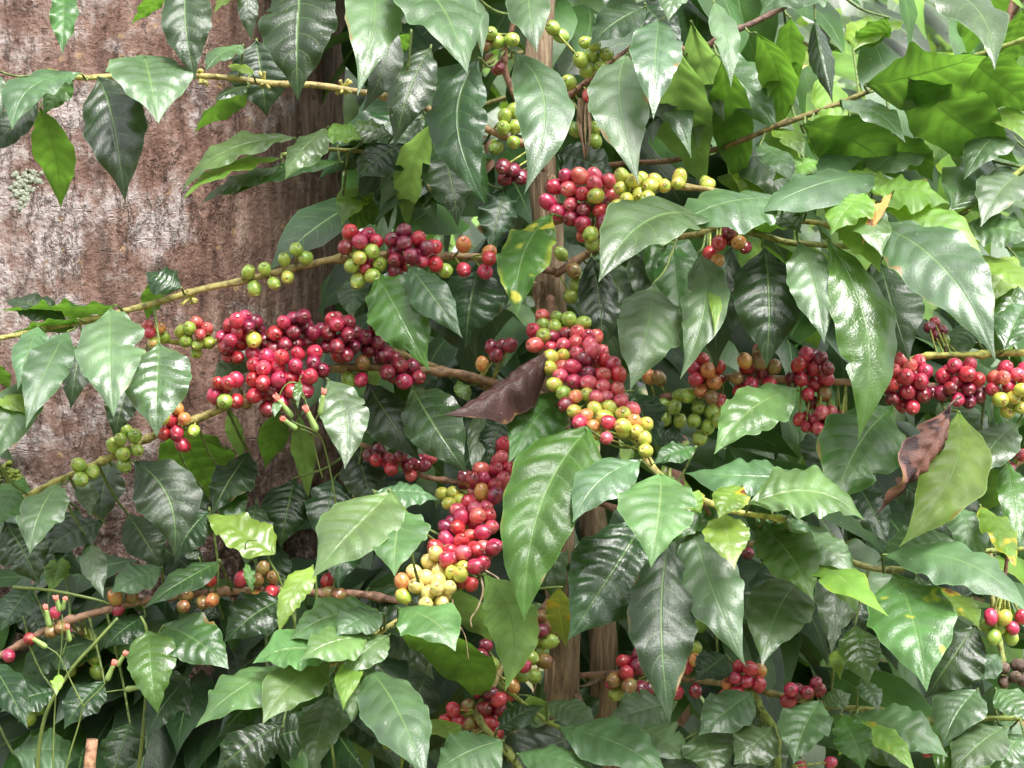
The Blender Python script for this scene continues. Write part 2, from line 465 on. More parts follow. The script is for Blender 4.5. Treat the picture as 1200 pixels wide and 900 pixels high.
def tube(V, F, C, pts, r0, r1, col0=(1, 1, 1), col1=(1, 1, 1), seg=8, lump=0.0, nodes=0):
    n = len(pts)
    base = len(V)
    up = Vector((0.3, 0.2, 1)).normalized()
    L = 0.0
    for i, p in enumerate(pts):
        t = (pts[min(i + 1, n - 1)] - pts[max(i - 1, 0)])
        if t.length < 1e-9:
            t = Vector((0, 0, 1))
        t.normalize()
        if i:
            L += (p - pts[i - 1]).length
        a = t.cross(up)
        if a.length < 1e-4:
            a = t.cross(Vector((1, 0, 0)))
        a.normalize()
        b = t.cross(a)
        f = i / max(n - 1, 1)
        r = r0 + (r1 - r0) * f
        if nodes:
            q = (L / nodes) % 1.0
            r *= 1 + 0.6 * math.exp(-((q - 0.5) / 0.06) ** 2)
        for k in range(seg):
            an = 2 * math.pi * k / seg
            rr = r * (1 + (lump * noise.noise(p * 55 + Vector((k * 1.7, 0, 0))) if lump else 0))
            V.append(p + a * (rr * math.cos(an)) + b * (rr * math.sin(an)))
            C.append(tuple(col0[q_] + (col1[q_] - col0[q_]) * f for q_ in range(3)))
    for i in range(n - 1):
        for k in range(seg):
            k2 = (k + 1) % seg
            F.append((base + i * seg + k, base + i * seg + k2, base + (i + 1) * seg + k2, base + (i + 1) * seg + k))
    F.append(tuple(base + k for k in reversed(range(seg))))
    F.append(tuple(base + (n - 1) * seg + k for k in range(seg)))


# ------------------------------------------------------------------ leaves
PROF = [(0, .02), (.03, .07), (.08, .24), (.15, .49), (.24, .74), (.34, .92), (.45, 1.0), (.56, .95), (.66, .81), (.75, .61), (.83, .39),
        (.89, .22), (.935, .115), (.97, .05), (1, .006)]
PS, PW = np.array([p[0] for p in PROF]), np.array([p[1] for p in PROF])
BROAD = [(0, .02), (.03, .2), (.08, .52), (.15, .82), (.24, 0.98), (.34, 1.0), (.45, .96), (.56, .86), (.66, .73), (.75, .57), (.83, .39),
         (.89, .25), (.935, .14), (.97, .06), (1, .006)]
BS, BW = np.array([p[0] for p in BROAD]), np.array([p[1] for p in BROAD])
NU, NV = 60, 6


def leaf_geo(B, T, n, W, bend=0.08, bow=0.0, fold=0.0, wave=0.05, wf=2.7, twist=0.0, curl=0.15, tipcurl=0.0, ragged=0.0, broad=False,
             nu=NU, nv=NV, r=None, teeth=0.0, quilt=0.0, bites=0):
    """grid of points of one leaf blade; returns verts, faces, uvs"""
    r = r or rng
    A = T - B
    L = A.length
    a = A / L
    n = (n - a * n.dot(a)).normalized()
    b = n.cross(a).normalized()            # to the side
    ph1, ph2 = r.random() * 6.28, r.random() * 6.28
    wf1, wf2 = wf * r.uniform(.8, 1.2), wf * r.uniform(.8, 1.2)
    asym = r.uniform(-.07, .07)
    s = np.linspace(0, 1, nu + 1)
    s = 0.5 * s + 0.5 * (s - np.sin(2 * np.pi * s) / (2 * np.pi) * 0.55)
    w = np.interp(s, BS if broad else PS, BW if broad else PW) * W * 0.5
    par = 4 * s * (1 - s)
    off_n = bend * L * par - tipcurl * L * np.clip((s - .6) / .4, 0, 1) ** 2
    off_b = bow * L * par
    Bn, an, nn, bn = (np.array(x) for x in (B, a, n, b))
    Cc = Bn + np.outer(s * L, an) + np.outer(off_n, nn) + np.outer(off_b, bn)
    tan = np.gradient(Cc, axis=0)
    tan /= np.linalg.norm(tan, axis=1)[:, None]
    bl = np.cross(np.broadcast_to(nn, tan.shape), tan)
    bl /= np.linalg.norm(bl, axis=1)[:, None]
    nl = np.cross(tan, bl)
    tw = np.radians(twist) * s
    b2 = bl * np.cos(tw)[:, None] + nl * np.sin(tw)[:, None]
    n2 = nl * np.cos(tw)[:, None] - bl * np.sin(tw)[:, None]
    bite = []
    for _ in range(bites):
        bite.append((r.choice((-1, 1)), r.uniform(.25, .85), r.uniform(.012, .04), r.uniform(.12, .4)))
    V, UV = [], []
    for j in range(-nv, nv + 1):
        v = j / nv
        side = 1 if v >= 0 else -1
        rag = np.ones_like(s)
        if ragged:
            rag = 1 + ragged * np.array([noise.noise(Vector((q * 7 + ph1, side * 3.1, ph2))) for q in s])
        if teeth:
            rag = rag * (1 + teeth * (np.abs((s * 9 + .2 * side) % 1 - .5) * 2 - .5) * abs(v) ** 3)
        for sd, s0, wd, dp in bite:
            if sd == side and v != 0:
                rag = rag * (1 - dp * np.exp(-((s - s0) / wd) ** 2))
        und = 1 + 0.028 * abs(v) ** 2 * np.sin(2 * np.pi * (wf1 if v >= 0 else wf2) * 2.0 * s + ph2)
        h = w * v * (1 + asym * side) * rag * und
        z = np.abs(h) * math.sin(R(fold)) - curl * w * v * v
        hh = h * math.cos(R(fold)) * (1 - .12 * abs(curl) * v * v)
        if v >= 0:
            wv = np.sin(2 * np.pi * wf1 * s + ph1) + .38 * np.sin(2 * np.pi * wf1 * 2.1 * s + ph2)
        else:
            wv = np.sin(2 * np.pi * wf2 * s + ph2) + .38 * np.sin(2 * np.pi * wf2 * 1.9 * s + ph1)
        z = z + wave * W * (abs(v) ** 2.2) * wv * np.clip(w / (W * .35), 0, 1)
        if quilt:
            av_ = abs(v)
            tt = (s - .17 * av_ ** 1.5) * 8.0
            tri = np.abs(tt - np.floor(tt) - .5)
            z = z + quilt * W * np.sin(np.pi * tri) * (1 - np.clip((av_ - .6) / .45, 0, 1) ** 2) * (1 - np.clip((s - .72) / .22, 0, 1)) * min(1, av_ * 4)
        pts = Cc + b2 * hh[:, None] + n2 * z[:, None]
        V.append(pts)
        UV.append(np.stack([s, np.full_like(s, v * .5 + .5)], 1))
    V = np.stack(V, 1).reshape(-1, 3)
    UV = np.stack(UV, 1).reshape(-1, 2)
    m = 2 * nv + 1
    F = []
    for i in range(nu):
        for j in range(m - 1):
            q = i * m + j
            F.append((q, q + 1, q + m + 1, q + m))     # order fixed below so the upper side is the front
    # front must look along +n
    f = F[(nu // 2) * (m - 1) + nv]
    p0, p1, p2 = V[f[0]], V[f[1]], V[f[2]]
    if np.dot(np.cross(p1 - p0, p2 - p0), nn) < 0:
        F = [tuple(reversed(q)) for q in F]
    return V, F, UV


def leaf_plane(bx, by, tx, ty, d, th, ph, limit=0.13):
    """base and tip points and upper normal of a leaf seen with base/tip at those pixels, whose upper side leans th back from the
    vertical towards the sky and turns ph to the right"""
    n = Vector((math.sin(R(ph)) * math.cos(R(th)), -math.cos(R(ph)) * math.cos(R(th)), math.sin(R(th))))
    B = at(bx, by, d)
    D = at(tx, ty, 0) - EYE
    den = D.dot(n)
    if abs(den) > 1e-3:
        t = (B - EYE).dot(n) / den
        Y = CAMY + D.y * t
    else:
        Y = d
    lim = min(limit, 1.25 * math.hypot(tx - bx, ty - by) * PXM + .01)
    Y = max(d - lim, min(d + lim, Y))
    T = at(tx, ty, Y)
    return B, T, n


# ------------------------------------------------------------------ the coffee branches: stem lines (photo px, photo px, depth cm)
BRN, PBR, GRN, YGR, DKB = (0.24, 0.13, 0.09), (0.36, 0.21, 0.14), (0.22, 0.29, 0.06), (0.42, 0.42, 0.11), (0.12, 0.07, 0.055)
LSTK = (0.13, 0.19, 0.05)
BR = {
 'top_left': ('branch crossing the top of the big trunk with dark drooping leaves and no cherries', [(640, 175, 6), (575, 155, 4), (510, 130, 2), (470, 118, 1), (400, 104, 0), (290, 94, -1), (210, 88, -2), (130, 88, -2), (95, 90, -2), (55, 82, -2)], 3.4, 2.2, PBR, YGR),
 'above_left': ('branch above the top edge whose dark leaves hang before the big trunk', [(640, -90, 8), (500, -55, 2), (400, -42, -3), (290, -35, -4), (180, -30, -4), (60, -28, -4), (-60, -20, -4)], 3.4, 2.4, BRN, GRN),
 'above_right': ('branch above the top edge whose leaves hang over the stem and upper right', [(645, -100, 8), (720, -60, 3), (800, -40, -2), (930, -38, -5), (1050, -35, -7), (1230, -40, -7)], 3.4, 2.4, BRN, GRN),
 'trunk_side': ('short leafy shoot with narrow bright leaves against the upper trunk edge', [(560, 205, 8), (480, 190, 8), (420, 178, 4), (370, 175, 2), (330, 180, 1)], 2.4, 1.5, BRN, GRN),
 'upper_left': ('branch with few green cherries before the trunk and reds near the stem', [(650, 318, 6), (590, 305, 3), (500, 300, 1), (400, 303, 0), (347, 313, -1), (267, 332, -2), (157, 362, -3), (65, 383, -3), (10, 395, -3), (-30, 400, -3)], 3.6, 2.3, BRN, YGR),
 'row_behind': ('branch of dark red cherries just above the biggest trunk cluster', [(655, 480, 8), (560, 450, 6), (500, 425, 4), (430, 402, 2), (345, 392, 1), (270, 397, 0), (215, 402, 0), (175, 396, 0)], 3.2, 2.0, BRN, YGR),
 'main_left': ('long branch with the biggest dark red cluster and green cherries at its tip', [(650, 470, 6), (540, 438, 2), (440, 432, 0), (385, 432, -1), (335, 447, -2), (245, 485, -3), (180, 512, -3), (120, 540, -4), (60, 568, -4), (12, 590, -4), (-30, 600, -4)], 4.0, 2.4, BRN, YGR),
 'top_mid': ('leafy branch at the top centre with a few green cherries among large dark leaves', [(640, 205, 7), (612, 130, 5), (590, 75, 4), (600, 30, 3), (620, -25, 3)], 3.2, 2.4, BRN, BRN),
 'top_right_stem': ('branch with green cherries beside the hanging strip of peeled bark', [(645, 130, 8), (690, 95, 6), (760, 45, 4), (812, 62, 3), (850, 40, 2), (895, 20, 2), (965, -25, 2)], 3.4, 2.8, BRN, DKB),
 'red_green': ('stubby branch packed with red then lime cherries at the upper centre', [(640, 265, 6), (690, 240, 1), (760, 222, -2), (840, 225, -4), (900, 255, -5), (960, 262, -5), (1010, 280, -5)], 3.2, 2.2, BRN, YGR),
 'fork_right': ('bare brown fork leaving the stem, carrying pale crinkled leaves to the right', [(650, 322, 6), (685, 300, 5), (720, 287, 3), (760, 282, 1), (820, 275, -2), (850, 268, -3), (935, 285, -3), (1030, 290, -3), (1130, 305, -3)], 3.6, 2.4, BRN, GRN),
 'upper_right': ('thin green branch at the upper right with large leaves seen from below', [(700, 195, 14), (800, 185, 12), (910, 148, 5), (1000, 115, 2), (1050, 96, 0), (1130, 68, -3), (1220, 40, -6)], 2.6, 2.2, BRN, GRN),
 'big_cluster': ('forward-leaning branch crowded with the densest red and yellow cherries at the centre', [(645, 350, 6), (655, 400, 1), (690, 440, -3), (735, 490, -8), (760, 540, -12), (790, 570, -15), (850, 596, -18), (920, 610, -19)], 4.2, 2.2, BRN, YGR),
 'right_row': ('branch with a row of separate red and green bunches right of the centre cluster', [(655, 440, 8), (740, 468, 5), (800, 462, 2), (850, 442, 0), (950, 448, -1), (1040, 452, -2), (1120, 455, -2), (1230, 458, -2)], 3.8, 3.0, BRN, PBR),
 'green_end': ('pale green branch end entering at the right edge above red bunches', [(1240, 412, -3), (1160, 415, -3), (1087, 417, -3), (1060, 430, -2), (1045, 470, -1)], 3.0, 2.4, YGR, YGR),
 'forward_left': ('forward-leaning branch whose red cherries end in a pale cream-yellow bunch', [(650, 520, 7), (598, 530, 3), (575, 580, -3), (545, 640, -8), (525, 690, -11), (500, 708, -13), (470, 725, -14), (440, 745, -15), (400, 772, -17), (370, 785, -18)], 3.8, 2.2, BRN, YGR),
 'mid_left_back': ('thin shaded branch with a few wet red cherries left of the stem', [(650, 590, 9), (590, 575, 7), (520, 563, 5), (490, 555, 4), (458, 535, 3), (420, 520, 3)], 2.8, 2.2, BRN, PBR),
 'low_left': ('long brown branch low on the left with scattered single red cherries', [(660, 760, 10), (560, 728, 4), (470, 705, 1), (400, 695, 0), (300, 691, -1), (220, 696, -1), (140, 712, -3), (75, 730, -4), (0, 768, -5), (-40, 785, -5)], 3.6, 2.8, BRN, PBR),
 'low_centre': ('green branch with ripe cherries hanging low, left of the two woody stems', [(655, 690, 9), (612, 745, 2), (585, 790, -3), (560, 838, -7), (600, 885, -10), (625, 925, -11)], 3.2, 3.0, BRN, GRN),
 'low_centre_right': ('small leafy branch crossing low in front of the two woody stems', [(580, 795, 0), (605, 815, -4), (640, 845, -7), (700, 868, -9), (760, 890, -10)], 2.2, 1.8, GRN, GRN),
 'right_low': ('branch of big pale drooping leaves at the lower right with few cherries', [(700, 590, 9), (800, 625, 4), (900, 640, 0), (965, 648, -3), (1045, 668, -5), (1130, 648, -6), (1220, 640, -6)], 3.0, 2.2, BRN, GRN),
 'bottom_right': ('low branch with dusky red bunches right of the woody stems', [(680, 790, 9), (735, 790, 5), (800, 795, 2), (850, 800, 0), (890, 810, -2), (960, 826, -3), (1030, 832, -4), (1110, 845, -4), (1220, 838, -4)], 3.0, 2.2, BRN, GRN),
 'bottom_shoot': ('short upright green shoot at the bottom right with dusky grey-green leaves', [(880, 800, -2), (893, 830, -4), (907, 855, -6), (912, 900, -7), (915, 960, -7)], 2.4, 2.8, GRN, GRN),
 'far_right': ('shaded branch at the right edge with dried black and dull red cherries', [(1260, 520, 8), (1190, 545, 7), (1160, 590, 6), (1160, 650, 5), (1165, 720, 4), (1175, 780, 3), (1180, 860, 2)], 2.8, 2.4, BRN, GRN),
 'right_top': ('branch of pale glossy leaves at the right edge beside yellow young leaves', [(1260, 150, 2), (1200, 195, 0), (1150, 235, -1), (1110, 255, -1), (1060, 250, -2), (1020, 235, -3)], 2.4, 1.8, GRN, YGR),
}

# ------------------------------------------------------------------ leaves: base x y, tip x y, width (photo px), kind, depth cm, lean-back of the upper side; lower-left kinds darker to carry its shade
LEAVES = '''
75 -12 73 63 36 M -3 35 v=.09
97 88 12 144 46 P -5 58 s=-.1 p=-15 v=.06 b=.12
170 68 186 141 104 P -6 60 f=14 b=.1 v=.03
115 90 143 231 82 D -4 28 s=.06 f=8
47 126 72 241 52 U -3 132 b=.04
45 118 -20 186 42 D -2 35
85 95 50 133 32 M -1 40
-12 80 4 137 24 P -4 50
220 -28 228 93 64 D -5 32 s=-.03
285 54 240 82 30 P -3 60
354 -30 347 112 96 D -6 30 p=-8 f=6
300 48 312 134 80 D 3 18
290 -18 295 46 26 D 0 20
197 -12 154 28 18 U -1 120
282 -10 250 14 16 Y -1 50
297 88 266 76 13 O -3 55
293 100 228 151 26 U -2 110 f=-20
290 102 250 118 18 D -3 55
347 163 211 218 36 H -4 52 p=-20 b=.12 v=.07 @=trunk_side
384 150 333 208 42 H -6 42 p=-10 f=-10 @=trunk_side
330 186 212 229 28 Y -3 62 p=-20 @=trunk_side
330 196 233 239 26 P -2 48 p=-20 @=trunk_side
402 190 268 229 24 M 0 50 @=trunk_side
425 163 366 160 28 Y 0 55 @=trunk_side
460 160 398 150 30 M 3 45 @=trunk_side
428 -25 420 98 74 P -5 52 p=10 s=.06
470 -30 548 84 92 P -7 54 p=10 v=.06
546 -15 566 62 32 P -3 50 f=-25
455 25 425 130 40 D -1 22 s=.08
482 38 442 80 24 U -1 120
505 55 462 168 58 D 3 30
562 68 566 231 76 D -6 30 p=-12 s=-.12 f=5
600 60 616 217 74 P -5 42 s=.12 p=8
620 -25 629 60 56 P -3 50 v=.08
757 8 690 52 50 D 2 45
755 5 800 60 44 D 3 30
735 63 748 206 78 P -5 44 p=-8 s=-.06 f=6
773 24 767 131 66 P -8 47 p=6
802 -18 783 22 36 P -6 52
506 144 478 268 42 L -5 118 p=-10 s=.05 b=.03
475 170 417 210 56 D 3 40
516 172 537 260 66 D 3 32
592 222 574 292 50 D 5 30 v=.12
650 180 722 207 54 D 9 35
648 251 605 367 62 S -4 42 p=-20 s=-.06 v=.07
692 292 660 262 28 P 0 45
395 172 452 150 32 M 4 40
400 240 452 252 44 U 6 125
430 215 400 262 40 Y 9 70
810 25 877 172 48 L -2 112 s=.05 c=.3
796 55 832 222 76 L -3 115 s=.08 p=-12
846 68 870 226 54 U 0 112 p=10
885 38 911 152 46 U -1 115 p=-10 s=-.08
926 20 936 102 36 U 1 115
836 2 857 99 36 P -5 40
965 -18 890 12 54 P -6 60
955 22 976 119 40 D -5 30 f=-40
1013 101 1155 62 80 U -6 128 s=.1 b=.05
1065 93 1192 184 78 U -7 125 s=.05
938 146 1052 208 68 U -6 126 s=-.08
948 142 1000 198 46 U -5 120
985 118 1062 163 36 P -4 62
1045 156 1093 211 38 U -3 128
1040 -25 1168 70 66 P -9 62 s=.12 v=.07
1162 -30 1132 62 60 U -5 115
1200 10 1178 85 46 U -4 125
1128 62 1215 130 60 U -4 130
1018 224 1114 234 46 Y -10 58 v=.08
1034 246 1150 293 44 Y -10 56 s=.06
1016 228 974 272 52 Y -11 50 v=.08
1008 238 1034 300 50 H -11 50
1050 222 980 204 38 Y -8 60
1046 226 1010 288 14 T -12 40
1025 205 886 248 56 P -7 63 s=.05
918 234 782 268 74 P -9 60 v=.05
945 248 845 262 22 U -7 100 f=-30
938 272 902 243 34 P -8 50
1112 250 1212 182 90 P -3 58 f=10
1022 262 1166 410 96 P -11 55 p=-28 s=.05 f=6 v=.05
984 258 1032 316 44 Y -8 54 v=.09
1135 248 1192 240 18 Y -4 60
1125 268 1214 278 44 P -4 60
905 150 944 182 26 Y 6 60
930 85 960 60 22 O 12 60
1040 20 1000 60 34 U 8 120
1140 220 1210 225 40 M 1 55
137 358 0 362 26 U -5 100 s=-.14 v=.08
78 376 4 352 32 D -2 45
92 374 14 390 18 U -5 105 s=-.1
213 338 170 318 40 D -5 35 c=.35
186 328 172 374 28 U -4 120
130 362 132 484 88 P -8 46 f=6 v=.04
80 388 30 497 56 P -7 48 p=10
45 382 20 452 44 P -6 52
98 398 82 478 44 D -4 30
40 440 -14 546 62 P -6 45
-8 464 31 484 20 Y -9 58
-10 527 15 540 13 P -9 58
-8 425 12 455 22 U -5 120
187 403 182 507 88 P -7 42 f=5 s=.02
155 438 134 515 42 D -2 25
212 500 260 592 88 U 0 118 s=.04 b=.05
156 540 204 648 80 D -6 32 s=.14 f=6 v=.03
292 530 248 602 52 D 2 45 v=.07
270 480 286 541 22 L -3 112
294 418 248 448 32 P 1 40
326 478 310 547 38 U -1 118
350 486 362 582 30 L 0 108 v=.12
418 325 412 372 40 P 12 48
383 444 404 549 60 P -5 36 s=.08
70 566 34 648 56 P -8 48 p=-14
95 560 106 605 26 P -2 35
132 538 118 615 52 D 2 20
440 320 500 430 78 M -4 28 p=-18 v=.05
478 311 541 394 50 D -6 34 p=-15
562 308 545 405 80 D 6 25
505 330 560 420 60 D 8 22
430 448 492 538 62 D 2 26
482 452 546 552 76 D -2 32 p=-14 f=4
662 462 596 542 68 M -4 46 p=16
690 503 614 724 106 M -15 36 p=-6 s=-.07 f=5 v=.025 q=.06 o=1
752 540 671 610 58 P -18 54 s=-.06 b=.1
740 458 772 524 58 D -1 35
774 556 763 657 100 H -20 54 f=8
766 332 740 450 84 P -7 44 v=.09 r=.12
838 260 702 325 72 P -10 58 s=-.06 v=.04 b=.14
692 300 706 424 52 D 3 22
762 508 806 515 26 D 2 40
815 525 765 542 26 M -16 50
458 576 364 672 88 H -16 52 s=.08 p=-12 v=.02 q=.03
440 578 514 582 30 P -8 55
474 598 462 673 76 H -18 52
566 478 556 562 26 P 5 40
592 488 570 548 44 D 3 28
606 462 595 512 34 D 4 28
536 446 550 472 20 Y 5 40
440 430 432 470 20 Y 8 60
818 296 797 442 58 P -6 42 s=.1 v=.06
832 322 838 390 18 Y -7 60
858 288 838 432 62 D -1 26
895 290 899 427 90 D -6 30 p=4 f=4 q=.045
968 280 1008 514 82 M -11 24 p=12 s=.08 v=.04
936 284 966 402 62 P -9 38 p=-10
1032 308 1066 422 78 D -2 34
1146 300 1214 348 36 Y -4 58
1176 412 1206 352 46 P -5 50
936 457 838 528 64 H -9 48 s=-.05
978 508 958 564 70 D -4 34
1047 478 974 597 104 M -7 42 p=12 s=-.05
1122 482 1056 636 84 L -9 40 p=10 s=.1
953 560 803 553 48 P -15 60 s=.14
878 592 1014 604 62 H -20 60 b=.14 s=.08
870 570 842 607 40 O -20 50
800 575 822 600 34 O -19 50
1192 498 1138 563 52 P 0 48
1152 542 1166 612 42 U -2 115
1180 540 1196 640 40 M 0 40
5 612 46 684 62 D -3 30
122 612 46 652 46 D 0 50
104 632 121 700 32 P -2 42
190 666 128 694 38 P -3 52
258 658 168 711 36 D -7 50 s=.05
72 652 58 694 32 Y 2 60
246 598 204 658 46 D -2 34
234 656 210 642 16 D -5 50
170 722 122 758 40 D -3 46
262 724 190 700 40 D 2 40
335 700 262 750 60 D -2 40
38 688 0 738 42 D -3 42
112 752 18 792 46 D -2 48
64 810 0 832 38 D -5 50
122 798 74 852 44 D -5 45
-12 776 32 852 44 D -9 52
15 882 98 884 52 P -5 55
152 846 130 912 56 D -3 32
20 700 60 760 40 D 2 30
330 752 260 800 50 D 4 40
330 780 228 846 58 H -17 56 s=.06 v=.06
388 776 308 848 58 H -18 54 s=-.05
328 798 254 862 48 D -15 46
396 768 296 774 46 H -20 58 s=-.06
405 778 412 846 46 H -20 48
432 748 352 772 44 H -21 58
442 716 338 750 56 H -18 58 s=-.05
450 720 394 744 36 P -19 60
332 848 252 905 62 D -6 36
310 868 368 855 60 D -4 30
386 815 366 905 54 P -14 46
466 714 534 758 54 H -19 60 s=.06
458 735 564 822 56 U -17 112 s=-.12
566 673 594 805 66 L -14 36 s=.12 p=14 f=6
526 688 576 752 52 L -8 115
655 688 664 758 36 O -11 100 v=.09
756 608 666 748 116 D -13 36 p=6 f=4 v=.02 q=.055
785 630 786 844 88 D -16 34 s=-.05 v=.06
430 783 500 914 80 P -21 60 p=-12 v=.05 c=.3
430 792 430 904 46 U -18 112
446 828 470 904 36 O -19 100
456 744 400 792 42 H -20 54
420 768 402 828 32 Y -21 58
590 868 508 906 62 P -14 55
530 868 508 842 36 L -11 80
582 856 637 826 30 D -11 42
640 824 702 852 32 P -9 55
655 854 786 908 52 P -13 58
605 884 702 906 32 P -14 58
792 824 708 848 48 P -6 50
738 848 812 892 48 P -8 48
620 815 640 860 30 Y 2 60
500 790 470 850 60 D 2 30
430 690 520 760 60 D 3 30
813 613 872 772 80 P -14 40 p=-12 s=-.04 v=.05
850 603 861 665 58 Y -19 54
886 613 953 703 74 M -13 44 s=.04 p=-10 f=5
946 676 894 778 80 P -9 50 p=10 s=-.06
958 652 1042 722 46 Y -12 72 s=-.1
938 622 1002 672 46 P -13 55
1048 673 1086 805 108 F -14 52 p=-10 f=5
1034 652 1208 718 60 P -15 60 s=.08 b=.12
1132 640 1028 654 42 P -9 58
1098 688 1148 734 32 O -8 90 
1142 732 1084 817 78 D -3 34
1002 732 1018 802 54 M -7 38
1172 768 1134 800 34 P -1 48
852 768 814 798 42 D -3 42
838 718 802 752 24 L -2 100
980 762 985 795 20 Y -5 60
1008 798 1030 832 28 P -8 52
966 828 998 812 24 M -6 40
1120 592 1150 662 48 P -6 48
1148 594 1192 668 36 O -8 60 v=.14
882 812 818 862 54 P -8 46
816 858 842 908 62 P -9 44
907 852 860 896 56 P -10 46
962 822 930 894 62 P -9 48 v=.12 r=.1
986 838 1012 902 50 M -11 44
1000 838 1112 882 50 P -9 56
1006 844 1074 904 30 O -10 60
1146 808 1104 872 58 P -6 50
1178 852 1114 906 52 P -8 54
1166 808 1208 848 44 P -5 54
700 640 690 700 60 D 6 30
900 690 830 740 60 D 4 34
1090 880 1150 910 40 M -9 46
1200 860 1160 905 40 P -7 50
780 650 720 720 60 D 3 30
345 560 328 640 62 D 4 34
150 602 192 668 52 D 1 36
92 596 66 660 46 D 1 34
236 570 216 644 54 D 2 38
186 640 244 688 48 D 1 44
28 560 -6 618 50 M -2 40
392 560 378 640 62 D 4 34
402 600 396 690 62 D 3 36
300 590 288 662 54 D 2 38
262 556 278 622 46 M 2 40
415 520 440 600 56 D 5 34
330 640 300 700 54 D 4 40
960 90 985 165 44 Y 8 50
1000 60 1060 20 40 Y 9 60
930 60 900 110 34 Y 10 50
1180 150 1130 205 50 P 3 58
1200 205 1150 262 56 P 1 55
1080 175 1010 215 44 P 2 60
1150 120 1205 165 40 Y 4 60
1010 175 960 225 40 P 1 58
1120 150 1090 200 40 Y 6 52
1190 300 1150 360 44 Y 3 45
1200 320 1165 385 50 M 2 40
1140 380 1110 420 36 P 5 45
1205 440 1170 520 50 M 4 45
1100 470 1160 530 50 P 4 48
1190 590 1150 650 46 P 1 50
960 190 905 210 30 Y 3 60
890 170 930 215 34 P 4 55
1060 330 1000 420 60 D 4 26
1110 300 1190 380 60 D 6 30
1060 570 1120 640 60 D 3 36
1000 560 1040 640 50 D 3 32
'''

DRY = [  # the two dry curled leaves: thing of its own or part of the branch that carries it
]

